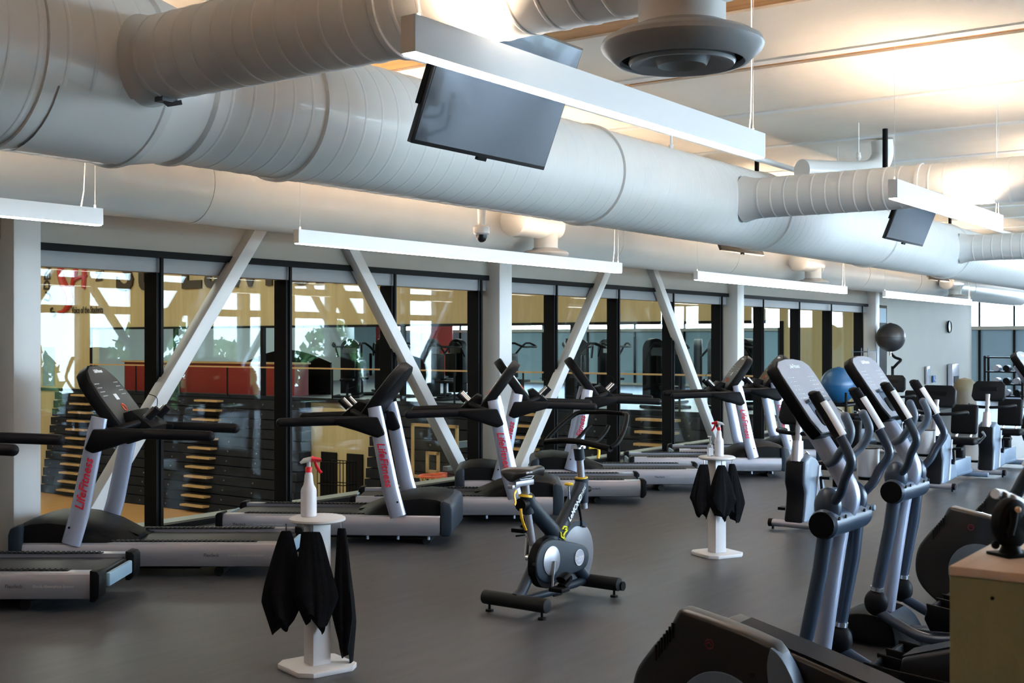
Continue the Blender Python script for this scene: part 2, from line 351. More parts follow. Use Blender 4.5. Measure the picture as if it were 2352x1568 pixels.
# bleachers
def bleacher(v0,v1,aisles,label):
    L=v1-v0; t=thuv('bleacher',label,'bleachers',24.2,v0,-3.5)
    b=MB()
    for k in range(12):
        z=.02+k*.285; b.box(-.02+k*.05,.75,0,L,z,z+.255)
    b.obj('folded_rows','bleach',t,smooth=False)
    for a in aisles:
        b=MB()
        for k in range(12): z=.18+k*.285; b.box(-.28+k*.05,.0+k*.05,a-v0-.52,a-v0+.52,z,z+.055)
        b.obj('aisle_step','tread',t,smooth=False)
    b=MB()
    for k in range(12):
        y=.5
        while y<L: b.box(-.035+k*.05,-.015+k*.05,y-.02,y+.02,.13+k*.285,.17+k*.285); y+=1.25
    b.obj('row_bolt','grey_ink',t,smooth=False)
bleacher(24.9,37,[35.2,28.9],'long dark folded bleacher bank left of the open doorway, below the red counter')
bleacher(10.9,22.3,[17.2,13.4],'dark folded bleacher bank behind the basketball hoop')
b=RB(); b.box(UE-.05,UE-.01,22.9,23.5,-3.5,-1.5); b.box(UE-.05,UE-.01,23.9,24.5,-3.5,-1.5); st(b,'door_2','dark_grey',smooth=False)
# hoop
hp=thuv('basketball_hoop','orange-rimmed basketball hoop with net below the white brace','hoop',15.3,12.25,-3.5,r=PI)
def fr(b,x,y0,y1,z0,z1,w=.05,d=.03):
    b.box(x,x+d,y0,y1,z1-w,z1); b.box(x,x+d,y0,y1,z0,z0+w); b.box(x,x+d,y0,y0+w,z0,z1); b.box(x,x+d,y1-w,y1,z0,z1)
b=MB(); fr(b,-.02,-.70,.28,2.9,3.8); fr(b,-.01,-.38,-.1,3.0,3.35); b.obj('backboard_frame','tread',hp,smooth=False)
b=MB(); b.box(-.01,0,-.66,.25,2.94,3.76); b.obj('backboard','winglass',hp,smooth=False)
b=MB(); ring=[(.32+.2*math.cos(a),.2*math.sin(a),3.0) for a in [2*PI*i/24 for i in range(25)]]; b.tube(ring,.02,8); b.box(0,.15,-.06,.06,2.95,3.03); b.obj('rim','orange',hp)
b=MB()
for i in range(12):
    for sgn in (1,-1):
        pts=[]
        for k in range(5):
            a=2*PI*i/12+sgn*k*.26; r=.2-.025*k; pts.append((.32+r*math.cos(a),r*math.sin(a),2.99-.1*k))
        b.tube(pts,.007,4,caps=False)
b.obj('net','net',hp)
b=MB(); b.box(-.9,-.02,-.05,.05,3.4,3.5); b.box(-.9,-.02,-.05,.05,3.05,3.12); b.box(-1.0,-.85,-.1,.1,0,3.6); b.box(-1.5,-.3,-.4,.4,0,.12); b.obj('support_arm','grey_ink',hp,smooth=False)
rk=thuv('ball_cage','black wire ball cage beside the lower gym doorway','cage',23.6,22.85,-3.5)
b=MB()
for k in range(9): y=k*.12; b.tube([(0,y-.5,.1),(0,y-.5,1.9)],.012,5); b.tube([(.5,y-.5,.1),(.5,y-.5,1.9)],.012,5)
for z in (.1,.7,1.3,1.9): b.tube([(0,-.5,z),(0,.46,z),(.5,.46,z),(.5,-.5,z),(0,-.5,z)],.014,5)
b.obj('wire_frame','black',rk)
# mezzanine furniture seen over the gym
ct=thuv('reception_counter','long dark red counter on the far mezzanine at the left','counter',26.2,30.9)
b=MB(); b.box(-.25,.35,-4.3,3.9,0,.95); b.obj('counter_body','redpaint',ct,smooth=False)
b=MB(); b.box(-.32,.4,-4.35,3.95,.95,1.0); b.obj('counter_top','tread',ct,smooth=False)
ac=thuv('display_board','dark arched display board standing behind the red counter','board',27.3,28.3)
b=MB(); pr=[(-1.9,0)]+[(-1.9+3.8*i/16,1.0+.38*math.sin(PI*i/16)) for i in range(17)]+[(1.9,0)]; b.prism(pr,0,.06,axis='x'); b.obj('board_panel','dark_grey',ac); 
b=MB(); b.box(-.2,.3,-1.7,-1.6,0,.08); b.box(-.2,.3,1.6,1.7,0,.08); b.obj('foot','black',ac)
for k,(u,v,m,l) in enumerate([(38.5,34.0,'redpaint','tall dark red banner hanging at the left end of the far mezzanine'),(38.5,31.0,'redpaint','dark red hanging banner behind the long white brace'),(38.4,36-.9,'frosted','pale green hanging banner left of the dark red banner')]):
    t=thuv('banner',l,'banner',u,v); b=MB(); b.box(-.02,.02,-.6,.6,.3,2.5); b.obj('cloth',m,t,smooth=False); b=MB(); b.tube([(0,-.7,2.52),(0,.7,2.52)],.025,8); b.tube([(0,0,2.52),(0,0,3.95)],.01,6); b.obj('hanging_rod','black',t)
# strength machines
def strength(label,u,v,r,first=[None]):
    if first[0] is None:
        t=thuv('weight_machine',label,'weight machine',u,v,0,r,'weight machines on the far mezzanine'); first[0]=t
        b=MB(); pr=[(-.28,.1)]+[(-.28,1.45)]+[(-.28*math.cos(PI*i/10),1.45+.28*math.sin(PI*i/10)) for i in range(1,10)]+[(.28,1.45),(.28,.1)]
        b.prism(pr,-.12,.12,axis='x'); b.obj('weight_stack_shroud','dark_grey',t,bevel=.02)
        b=MB(); b.box(-.135,-.12,-.2,.2,1.3,1.5); b.obj('instruction_placard','grey_ink',t)
        b=MB(); b.tube([(-.9,-.35,.04),(.1,-.35,.04)],.04,8); b.tube([(-.9,.35,.04),(.1,.35,.04)],.04,8); b.tube([(-.9,-.4,.04),(-.9,.4,.04)],.04,8); b.tube([(-.6,0,.04),(-.6,0,.5)],.04,8); b.tube(smoothpath([(-.1,-.35,1.2),(-.5,-.4,1.6),(-.9,-.35,1.5),(-.95,0,1.5),(-.9,.35,1.5),(-.5,.4,1.6),(-.1,.35,1.2)],3),.03,8); b.obj('machine_frame','bleach',t)
        b=MB(); b.box(-.8,-.4,-.2,.2,.48,.56); b.obj('seat','black',t,bevel=.03)
        b=MB(); b.box(-.38,-.30,-.2,.2,.6,1.3); b.obj('back_pad','black',t,bevel=.03)
        return t
    t=copy_tree(first[0]); t.location=(*XY(u,v),0); t.rotation_euler=(0,0,TH+r); t['label']=label; return t
SP=[(29,15.3,0,'weight machine with rounded shroud seen between the two right braces of the middle bay'),
 (28.5,18.0,.5,'weight machine seen through the glass right of the first lit column'),
 (29.5,13.4,-.5,'weight machine seen beside the fourth brace, behind glass'),
 (29.5,12.0,2.6,'weight machine nearest the gold wall corner, behind glass'),
 (28.5,20.6,1.6,'weight machine behind the glass just left of the first tall column'),
 (29,22.7,0,'weight machine seen through the pane right of the second brace'),
 (28,24.9,-.8,'weight machine seen above the open lower doorway'),
 (30,26.6,.9,'weight machine seen right of the second thick mullion'),
 (32,19.2,1.0,'weight machine farther back, left of the lit column'),
 (33,16.6,2.0,'weight machine farther back between mullions of the middle bay')]
SP+=[(26.6,v_,r_,'weight machine close to the mezzanine rail, small and dark behind the glass') for v_,r_ in ((14.6,1.2),(17.1,2.2),(19.6,.3),(21.8,1.4),(23.6,2.8),(24.9,.6),(12.9,2.4))]
for u,v,r,l in SP: strength(l,u,v,r)
# area lights added unseen to brighten gym and hall; mezzanine ceiling lamps
def area(name,u,v,z,sx,sy,power,col=(1,.95,.88),rx=0,ry=0):
    l=bpy.data.lights.new(name,'AREA'); l.shape='RECTANGLE'; l.size=sx; l.size_y=sy; l.energy=power; l.color=col
    o=bpy.data.objects.new(name,l); COL.objects.link(o); o.location=(*XY(u,v),z); o.rotation_euler=(rx,ry,TH); return o
area('gym_fill_light',8,18,6.8,6,6,270); area('gym_fill_light',18,26,6.8,6,6,300); area('gym_fill_light',18,36,6.8,6,6,270); area('gym_fill_light',20,13,6.8,5,5,120)
area('mezzanine_lamp',33,16,3.8,6,6,380,(.9,1,.98)); area('mezzanine_lamp',33,28,3.8,6,6,330,(.9,1,.98)); area('hall_fill_light',36,4,3.8,4,8,120,(.95,.98,1))
# --------------------------------------------------------- outdoors (daylight side)
b=RB(); b.box(-60,90,-90,V0-.5,-3.7,-3.6); b.box(U1+2,120,-60,80,-3.7,-3.6); st(b,'floor_outside','ground',smooth=False)
def tree(u,v,h,m,label,seed):
    rnd=random.Random(seed); t=thuv('tree',label,'tree',u,v,-3.6,0,'trees outside the daylight windows')
    b=MB(); b.tube([(0,0,0),(.1,.05,h*.35),(0,0,h*.7)],[.22,.16,.08],8)
    for k in range(5): a=rnd.random()*6.28; b.tube([(0,0,h*.35),(.8*math.cos(a),.8*math.sin(a),h*.6)],[.08,.03],6)
    b.obj('trunk','bark',t)
    b=MB()
    for k in range(700):
        a=rnd.random()*6.28; zz=rnd.random(); rr=h*.33*math.sqrt(max(0.05,1-(2*zz-1)**2))*(.5+.5*rnd.random()**.4)
        c=Vector((rr*math.cos(a),rr*math.sin(a),h*.32+zz*h*.68)); q=Euler((rnd.random()*6,rnd.random()*6,rnd.random()*6)).to_matrix().to_4x4(); s_=.16+.16*rnd.random()
        b.add([(-s_,0,0),(0,-s_*.6,.03),(s_,0,0),(0,s_*.6,.03)],[(0,1,2,3)],Matrix.Translation(c)@q)
    b.obj('foliage',m,t,smooth=False)
TL=['bushy green tree reflected at the lower left of the gym glass','pale green tree reflected beside the first thick mullion','green tree reflected under the long white brace','pale leafy tree reflected left of the second mullion','green tree reflected right of the second mullion','pale tree reflected near the third mullion','green tree outside at the far end of the daylight windows','pale tree outside beyond the middle of the daylight windows','tall green tree outside near the photographer','pale low tree outside behind the ellipticals']
for i,(u,v,h) in enumerate([(12,-17,5.6),(15.5,-19,5.2),(19.5,-16,5.9),(23,-20,5.4),(27,-17,6.0),(31,-19,5.3),(37,-18,6.0),(8,-18,5.0),(3,-17,6.2),(-2,-19,5.2)]): tree(u,v,h,('leaf','leaf2')[i%2],TL[i],i)
# ============================================================ CEILING AND SERVICES
pan=[(2.0,3.55),(3.7,5.2),(5.35,6.86),(7.46,8.8),(9.1,10.76)]
u=10.95
while u<39.5: pan.append((u,min(u+1.75,39.9))); u+=1.95
CL='long pale acoustic ceiling panel under the timber deck'
proto={}
for i,(a,c) in enumerate(pan):
    b=MB(); b.box(0,c-a,V0+.1,V1-.1,3.85,3.869)
    o=b.obj('ceiling_panel','panel',smooth=False,rotz=TH,loc=(*XY(a,0),0),label=CL,cat='ceiling panel',group='ceiling panels')
    b=MB(); b.box(c-a,c-a+.12,V0+.1,V1-.1,3.835,3.869); b.obj('edge_batten','steel_white',o,smooth=False)
def spiral(b,axis_from,axis_to,R,pitch=.135,seg=48,ridge=.0022,flare=0):
    A=Vector(axis_from);B=Vector(axis_to);L=(B-A).length;n=int(L/pitch); pr=[(0.001,0),(R,0)] 
    for k in range(n):
        z=(k+.5)*pitch; pr+= [(R,z-.012),(R+ridge,z-.005),(R+ridge,z+.005),(R,z+.012)]
    pr+=[(R,L),(0.001,L)]
    q=(B-A).to_track_quat('Z','X').to_matrix().to_4x4(); b.lathe(pr,seg,Matrix.Translation(A)@q)
def flange(b,c,d,R,w=.03,h=.02,seg=48):
    q=Vector(d).to_track_quat('Z','X').to_matrix().to_4x4(); b.lathe([(R-.01,-w/2),(R+h,-w/2),(R+h,w/2),(R-.01,w/2)],seg,Matrix.Translation(c)@q)
ZM=3.05;VM=5.4
md=thing('main_air_duct','huge white spiral air duct running the length of the room','air duct',(0,0,0),TH)
b=MB(); spiral(b,(4.05,VM,ZM),(32.5,VM,ZM),.41,pitch=.15); b.obj('duct_run','duct',md,ang=12)
b=MB(); spiral(b,(-3.9,VM,ZM),(3.95,VM,ZM),.47,pitch=.15); b.obj('wide_duct_run','duct',md,ang=12)
b=MB(); q=Vector((1,0,0)).to_track_quat('Z','X').to_matrix().to_4x4(); b.lathe([(.47,3.93),(.485,3.95),(.485,3.98),(.47,3.99),(.425,4.25),(.41,4.3),(.43,4.32),(.43,4.36),(.41,4.37)],48,Matrix.Translation((0,VM,ZM))@q); 
b.obj('reducer','duct',md)
for u in (3.28,5.15,8.6,12.1,15.6,19.1):
    b=MB(); b.lathe([(.41 if u>4 else .47,u-.02),(.43 if u>4 else .482,u-.015),(.43 if u>4 else .482,u+.015),(.41 if u>4 else .47,u+.02)],48,Matrix.Translation((0,VM,ZM))@q); b.obj('joint_band','duct',md)
b=MB(); n=14
for (ua,ub) in ((3.35,4.0),):
    pr=[]
    for i in range(n+1):
        a=-1.45+1.0*i/n; pr.append((VM-.478*math.cos(a),ZM+.478*math.sin(a)))
    b.loft([[ (ua,p[0],p[1]) for p in pr],[(ub,p[0],p[1]) for p in pr]],closed=False)
b.obj('patch_plate','duct',md)
for i,(ub,vend,lab) in enumerate([(3.85,1.72,'white spiral branch duct at upper left feeding the big round diffuser'),(11.0,-4.5,'white branch duct leaving the main duct right of the long pendant light'),(18.7,-4.5,'farthest white branch duct at the right edge')]):
    t=thing('branch_duct',lab,'air duct',(0,0,0),TH); R=.207 if i==0 else .195
    b=MB(); spiral(b,(ub,VM-.38,ZM),(ub,vend,ZM),R,ridge=.0032); b.obj('duct_run','duct',t,ang=12)
    b=MB(); q=Vector((0,-1,0)).to_track_quat('Z','X').to_matrix().to_4x4(); b.lathe([(R+.035,-.05),(R+.02,.0),(R+.008,.05),(R+.001,.12)],40,Matrix.Translation((ub,VM-.43,ZM))@q); b.obj('saddle_collar','duct',t)
    b=MB()
    for v in (3.3,): flange(b,(ub,v,ZM),(0,1,0),R,.03,.012)
    b.obj('joint_band','duct',t)
    if i==0:
        b=MB(); b.tube([(ub-.02,4.86,ZM-.2),(ub,4.82,ZM-.235),(ub+.05,4.78,ZM-.22)],.012,6); b.box(ub-.05,ub+.04,4.8,4.86,ZM-.225,ZM-.2); b.obj('damper_handle','grey_ink',t)
sd=thing('secondary_air_duct','slimmer white duct running behind and below the huge main duct','air duct',(0,0,0),TH)
b=MB(); q=Vector((1,0,0)).to_track_quat('Z','X').to_matrix().to_4x4()
b.lathe([(.001,-3.9),(.3,-3.9)]+[(.3,u) for u in range(-3,33)]+[(.3,33.2),(.27,33.4),(.18,33.52),(.001,33.56)],40,Matrix.Translation((0,7.5,2.87))@q); b.obj('duct_run','duct',sd)
b=MB()
for u in (3.1,6.2,12.4,15.6,21,24,28):
    b=MB(); flange(b,(u,7.5,2.87),(1,0,0),.3,.02,.006); b.obj('joint_band','duct',sd)
def diffuser(u,v,ztop,zb,rn,R,label,stub):
    t=thuv('round_diffuser',label,'air diffuser',u,v,0)
    k=R/.29
    b=MB(); b.lathe([(rn,ztop),(rn,zb+.12*k),(rn,zb+.115*k)],36); b.obj('drop_duct','duct',t)
    b=MB(); b.lathe([(rn*.98,zb+.14*k),(rn+.012,zb+.14*k),(rn+.02,zb+.122*k),(.25*k,zb+.108*k),(.283*k,zb+.088*k),(.29*k,zb+.07*k),(.283*k,zb+.055*k),(.235*k,zb+.012*k),(.222*k,zb+.01*k),(.218*k,zb+.03*k)],48); b.obj('outer_cone','ductdark',t)
    b=MB(); b.lathe([(.218*k,zb+.03*k),(.2*k,zb+.075*k),(.001,zb+.08*k)],40); b.obj('dark_core','dark_grey',t)
    b=MB(); b.lathe([(.001,zb+.03*k),(.05*k,zb+.028*k),(.078*k,zb+.008*k),(.085*k,zb),(.09*k,zb+.008*k),(.1*k,zb+.03*k),(.165*k,zb+.004*k),(.183*k,zb+.002*k),(.19*k,zb+.014*k),(.18*k,zb+.05*k),(.001,zb+.07*k)],48); b.obj('inner_cone','ductdark',t)
    if stub:
        b=MB(); q=Vector((1,0,0)).to_track_quat('Z','X').to_matrix().to_4x4(); b.lathe([(.001,-.62),(.12,-.62),(.15,-.6),(.15,-.55),(.14,-.53),(.14,.16),(.001,.16)],32,Matrix.Translation((0,.0,ztop-.1))@q); b.obj('stub_duct','duct',t)
        b=MB(); q=Vector((0,1,0)).to_track_quat('Z','X').to_matrix().to_4x4(); b.lathe([(.12,0),(.12,.35)],24,Matrix.Translation((-.2,0.02,ztop-.1))@q); b.obj('take_off','duct',t)
diffuser(3.85,2.0,3.0,2.63,.155,.29,'large grey round ceiling diffuser above the long pendant light',False)
diffuser(10.4,6.98,2.95,2.5,.125,.24,'round diffuser hanging just right of the dome camera',True)
diffuser(17.76,6.98,2.95,2.5,.125,.24,'round diffuser above the middle of the third low pendant light',True)
diffuser(25.5,6.98,2.95,2.5,.125,.24,'smallest, farthest round diffuser near the end of the secondary duct',True)
# pendant lights
def fixture(u0,u1,v,zb,label,h=.108,w=.055,cab=(.04,.04)):
    L=u1-u0; t=thuv('pendant_light',label,'pendant light',u0,v,0,0,'linear pendant lights')
    b=MB(); b.box(0,L,-w/2,w/2,zb+.006,zb+h-.028); b.box(0,L,-w/2,-w/2+.004,zb+h-.028,zb+h); b.box(0,L,w/2-.004,w/2,zb+h-.028,zb+h); b.box(0,.004,-w/2,w/2,zb+h-.028,zb+h); b.box(L-.004,L,-w/2,w/2,zb+h-.028,zb+h); b.obj('housing','fixture',t)
    b=MB(); b.box(.01,L-.01,-w/2+.004,w/2-.004,zb,zb+.008); b.obj('light_lens','strip',t,smooth=False)
    b=MB(); b.box(.03,L-.03,-w/2+.006,w/2-.006,zb+h-.028,zb+h-.024); b.obj('uplight_lens','uplight',t,smooth=False)
    for x in (cab[0],L-cab[1]):
        b=MB(); b.tube([(x,0,zb+h),(x,0,zb+h+.02)],.006,8); b.tube([(x,0,zb+h+.02),(x+.005,0,3.85)],.0016,6); b.obj('hanger_cable','steel_white',t)
    b=MB(); xx=L-.12; b.tube([(xx-.02,.0,zb+h),(xx,0,zb+h+.1),(xx+.01,0,zb+h+.3),(xx+.005,0,3.85)],.0035,6); b.obj('power_cord','steel_white',t)
fixture(3.29,6.33,2.8,2.675,'big white linear pendant light in front of the televisions',h=.14,w=.067,cab=(.06,.09))
fixture(8.64,11.7,2.8,2.675,'white linear pendant light cut off by the right edge of the photo',h=.14,w=.067)
fixture(-.1,4.64,6.46,2.37,'low linear pendant light at the left edge, above the first column')
fixture(6.32,11.03,6.46,2.37,'long low pendant light spanning the first window bay beside the dome camera')
fixture(12.78,17.74,6.46,2.37,'low linear pendant light above the third window bay')
fixture(19.5,24.7,6.46,2.37,'farthest low linear pendant light at the right')
for k,(ua,ub,v) in enumerate([(-2.1,.95,2.8),(14.0,17,2.8),(19.4,22.4,2.8),(24.8,27.8,2.8)]+[(-2+6.4*i,1.0+6.4*i,-2.3) for i in range(6)]):  # further pendants added out of view to light the room
    fixture(ua,ub,v,2.675,'white linear pendant light added out of view for its light, over the cross trainer side'); 
# televisions
def tv(u,v,zb,label,face=1):
    t=thuv('television',label,'television',u,v,0,0 if face>0 else PI); W=1.22;Hh=.74;k=math.atan2(.28,.69)
    m=Matrix.Translation((0,0,zb))@rot('X',k)
    b=MB(); b.box(0,W,0,.035,0,Hh,m); b.box(.2,W-.2,.035,.06,.15,Hh-.15,m); b.obj('casing','gloss_black',t,bevel=.004)
    b=MB(); b.box(.012,W-.012,-.003,.002,.022,Hh-.012,m); b.obj('screen','tvglass',t,smooth=False)
    b=MB(); b.box(W/2-.04,W/2+.04,.0,.02,-.018,.002,m); b.obj('sensor_bump','black',t,smooth=False)
    b=MB(); b.box(-.012,.0,.02,.045,.2,.42,m); b.obj('side_bracket','black',t)
    b=MB(); b.box(W/2-.05,W/2+.05,.06,.12,.25,.5,m); b.tube([(W/2,.2,zb+.42),(W/2,.2,3.85)],.028,12); b.box(W/2-.06,W/2+.06,.12,.24,zb+.38,zb+.46); b.obj('ceiling_pole','black',t)
tv(4.75,4.02,2.67,'large television crossing behind the big pendant light')
tv(11.8,3.9,2.66,'small-looking television right of centre over the dark branch, below the right pendant light')
tv(14.2,6.25,2.72,'television edge showing under the main duct above the third column',-1)
tv(22.4,6.25,2.72,'farthest television, only its dark lower edge showing under the duct',-1)
# dome camera, speakers, pipes
t=thuv('dome_camera','white dome security camera hanging above the long low pendant','camera',8.25,6.2)
b=MB(); b.lathe([(.03,2.64),(.035,2.75),(.045,2.9),(.02,3.85)],20); b.obj('stem','steel_white',t)
b=MB(); b.lathe([(.001,2.64),(.055,2.64),(.07,2.625),(.07,2.575),(.06,2.565),(.05,2.562)],28); b.obj('housing','cream',t)
b=MB(); b.lathe([(.05,2.565),(.047,2.54),(.038,2.515),(.02,2.5),(.001,2.497)],24); b.obj('dome','gloss_black',t)
pp=thing('sprinkler_pipe','white pipe running along the ceiling behind the big pendant light','pipe',(0,0,0),TH)
b=MB(); b.tube([(-3,5.2,3.55),(30,5.2,3.55)],.03,14); b.obj('pipe_run','steel_white',pp)
for u in (5.3,9.5,13.5):
    b=MB(); b.tube([(u+.3,5.2,3.55),(u+.3,5.2,3.43)],.012,8); b.tube([(u+.3,5.2,3.44),(u+.3,5.2,3.41)],[.03,.012],10); b.obj('sprinkler_head','steel_white',pp)
rs=thing('riser_duct','white vertical duct rising to the ceiling behind the right branch duct','air duct',(0,0,0),TH)
b=MB(); b.tube(smoothpath([(13,4.33,3.83),(13,4.33,3.65),(12.85,4.4,3.5),(12.5,4.55,3.45),(11.9,4.8,3.42)],6),.115,24); b.obj('elbow_run','duct',rs)
for k,(u,v,l) in enumerate([(11.9,4.2,'sprinkler head hanging left of the riser duct'),(13.2,4.9,'sprinkler head hanging nearest the riser duct')]):
    t=thuv('sprinkler',l,'sprinkler',u,v); b=MB(); b.tube([(0,0,3.85),(0,0,3.55)],.006,6); b.tube([(0,0,3.55),(0,0,3.5),(0,0,3.47)],[.02,.028,.012],10); b.obj('sprinkler_head','steel_white',t)
# ============================================================ EQUIPMENT
# ---- treadmill: local +x = front, z up, origin on the floor under its middle
def make_treadmill():
    t=thing('treadmill','','treadmill')
    L0,L1=-.89,.90
    prof=[(.0,.245),(.085,.245),(.10,.235),(.112,.20),(.115,.165),(.108,.12),(.09,.085),(.06,.075),(0,.08)]
    for sgn in (1,-1):
        b=MB(); b.prism([(sgn*(.285+p),z) for p,z in prof],L0,L1,axis='x'); r=b.obj('side_rail','rail',t,ang=25)
        b=MB(); b.box(-.72,.32,sgn*.30-.028,sgn*.30+.028,.245,.250)
        x=-.70
        while x<.30: b.box(x,x+.018,sgn*.30-.026,sgn*.30+.026,.25,.255); x+=.034
        b.obj('foot_strip','black_rubber',r,smooth=False)
        b=MB(); lettering(b,'Flexdeck',.030,(-.74 if sgn<0 else -.42,sgn*.4012,.165),(-sgn,0,0),(0,0,1),bold=.001); b.obj('rail_lettering','grey_ink',r,smooth=False)
        b=MB(); lettering(b,'Shock Absorption System',.024,(-.50 if sgn<0 else -.66,sgn*.4012,.165),(-sgn,0,0),(0,0,1)); b.obj('fine_lettering','ductdark',r,smooth=False)
        b=MB(); b.prism([(L0-.045,.10),(L0-.05,.15),(L0-.05,.235),(L0-.035,.255),(L0+.01,.262),(L0+.01,.07),(L0-.02,.07)],sgn*.27,sgn*.405); b.obj('rear_end_cap','black',t,bevel=.006)
        # upright: oval tube
        b=MB(); b.tube([(.56,sgn*.385,.24),(.50,sgn*.385,.45),(.385,sgn*.383,1.02),(.365,sgn*.375,1.12)],[.068,.068,.062,.056],22,flat=.5,up=(1,0,0)); up=b.obj('upright','silver',t)
        d=Vector((.385-.50,0,1.02-.45)).normalized(); n=Vector((-d.z*sgn*0+d.z,0,-d.x))
        b=MB(); c=Vector((.455,sgn*.4195,.66)); e1=d if sgn>0 else -d
        lettering(b,'LifeFitness',.088,c,e1,(d.z,0,-d.x),shear=.25,bold=.0012,xs=.98); b.obj('upright_lettering','red',up,smooth=False)
        b=MB(); b.tube([(.56,sgn*.42,.36),(.56,sgn*.425,.36)],.008,10); b.obj('bolt','black',up)
        # handrail
        b=MB(); b.tube(smoothpath([(.36,sgn*.36,1.02),(.25,sgn*.375,1.01),(0,sgn*.38,1.005),(-.30,sgn*.38,.995),(-.405,sgn*.38,.99)],3),.037,16); b.ball((-.405,sgn*.38,.99),.037); hr=b.obj('handrail','dark_grey',t)
        b=MB(); b.prism([(.46,.90),(.40,.87),(.22,.93),(.06,.975),(.04,1.03),(.40,1.045)],sgn*.33,sgn*.425); b.obj('rail_bracket','black',hr,bevel=.018)
    b=MB(); b.box(-.87,.55,-.275,.275,.205,.222); b.box(-.89,-.87,-.27,.27,.13,.215); b.obj('running_belt','belt',t,bevel=.004)
    b=MB(); b.box(-.87,.85,-.28,.28,.09,.20); b.obj('deck','dark_grey',t)
    b=MB(); b.box(-.945,-.915,-.22,.22,.13,.215); b.obj('rear_roller_guard','frosted',t,bevel=.01)
    # motor cover (rounded)
    rings=[]
    top=[(.18,.255,.12),(.26,.29,.24),(.40,.345,.30),(.58,.392,.335),(.74,.41,.34),(.86,.40,.34),(.935,.375,.33),(.965,.33,.32),(.97,.12,.31)]
    for x,z,w in top:
        ring=[(x,-.36,.085 if x>.5 else .225),(x,-.365,min(z*.8,.26)),(x,-w-.01,z-.03),(x,-w+.05,z-.006),(x,-.1,z+.004),(x,.1,z+.004),(x,w-.05,z-.006),(x,w+.01,z-.03),(x,.365,min(z*.8,.26)),(x,.36,.085 if x>.5 else .225)]
        rings.append(ring)
    b=MB(); b.loft(rings); b.obj('motor_cover','black',t,ang=40)
    b=MB(); b.prism([(.90,.08),(.98,.08),(1.0,.12),(1.0,.30),(.985,.35),(.93,.37),(.90,.36)],-.40,.40); b.obj('front_bumper','slate',t,bevel=.02)
    for x in (.8,.55,.3):
        for sgn in (1,-1):
            b=MB(); b.tube([(x,sgn*.33,.09),(x,sgn*.33,.045)],.012,8); b.obj('rail_stud','silver',t)
    for x in (.78,-.45):
        b=MB(); b.tube([(x,-.3,.035),(x,.3,.035)],.035,12); b.obj('floor_foot','black_rubber',t)
    b=MB(); b.box(-.3,.75,-.25,.25,.045,.1); b.obj('underframe','black',t)
    # console
    m=Matrix.Translation((.22,0,.98))@rot('Y',math.atan2(.36,.49))   # local z runs up the slab
    LL=.60
    pr=[(-.30,0),(-.33,.10),(-.335,.32),(-.30,.47),(-.22,.555),(-.1,.595),(.1,.595),(.22,.555),(.30,.47),(.335,.32),(.33,.10),(.30,0)]
    b=MB(); b.prism(pr,-.035,.05,m,axis='x'); co=b.obj('console','black',t,bevel=.014)
    b=MB(); pr2=[(y*.90,z*.95+.015) for y,z in pr]; b.prism(pr2,-.0385,-.033,m,axis='x'); b.obj('display_panel','screen_dark',co)
    b=MB(); b.box(-.0405,-.038,-.03,.035,.28,.33,m); b.obj('status_window','white_ink',co,smooth=False)
    b=MB()
    P=lambda x,y,z: m@Vector((x,y,z))
    ey=(m.to_3x3()@Vector((0,-1,0))); ez=(m.to_3x3()@Vector((0,0,1)))
    lettering(b,'LifeFitness',.040,P(-.039,.0,.535),ey,ez,shear=.2,bold=.001)
    for r in range(4):
        for c_ in range(4):
            for y0 in (-.24,.16): b.box(-.040,-.038,y0+c_*.025,y0+c_*.025+.012,.32+r*.035,.326+r*.035,m)
    b.obj('console_lettering','white_ink',co,smooth=False)
    b=MB(); ringp=[P(-.041,.03*math.cos(a),.21+.03*math.sin(a)) for a in [2*PI*i/20 for i in range(21)]]; b.tube(ringp,.004,5); b.obj('stop_ring','orange',co)
    # grab bar in front of console with silver pads and supports
    b=MB(); b.tube([(.30,.36,1.02),(.16,.22,1.07),(.12,.0,1.085),(.16,-.22,1.07),(.30,-.36,1.02)],.028,12); b.box(.10,.34,-.33,.33,.97,1.03); b.prism([(.05,1.04),(.20,1.16),(.26,1.14),(.22,1.0)],-.20,.20); b.obj('lower_console','black',t,bevel=.006)
    for sgn in (1,-1):
        b=MB(); b.tube([(.10,sgn*.13,1.10),(.03,sgn*.13,1.17)],.026,12); b.obj('pulse_grip','dark_grey',t)
        b=MB(); b.tube([(.128,sgn*.13-.0,1.098),(.055,sgn*.13,1.172)],.022,12); b.obj('pulse_sensor','chrome',t)
    b=MB(); b.tube(smoothpath([(.13,.03,1.27),(.06,.05,1.24),(.07,.05,1.15),(.12,.06,1.08)],4),.003,6); b.obj('safety_cord','black',t)
    return t
proto_t=make_treadmill()
TRD=[(-3.44,7.71,PI,'treadmill cropped by the left edge, nearest the camera, rear end cap showing'),
 (-2.51,8.78,PI,'left-facing treadmill in front of the first column, dark console toward the camera'),
 (-1.45,10.15,-.07,'right-facing treadmill behind the near white wipe stand'),
 (-.53,11.27,0,'right-facing treadmill overlapped by the spin bike saddle'),
 (.42,12.58,PI,'left-facing treadmill whose rear end shows right of the spin bike'),
 (1.20,13.62,PI,'left-facing treadmill partly behind the spin bike handlebar and second white brace'),
 (2.36,14.97,0,'right-facing treadmill behind the farther white wipe stand'),
 (3.06,16.1,0,'farthest right-facing treadmill, next to the third column')]
for i,(x,y,r,l) in enumerate(TRD):
    o=proto_t if i==0 else copy_tree(proto_t)
    o.location=(x,y,0); o.rotation_euler=(0,0,r); o['label']=l; o['group']='treadmills along the window wall'
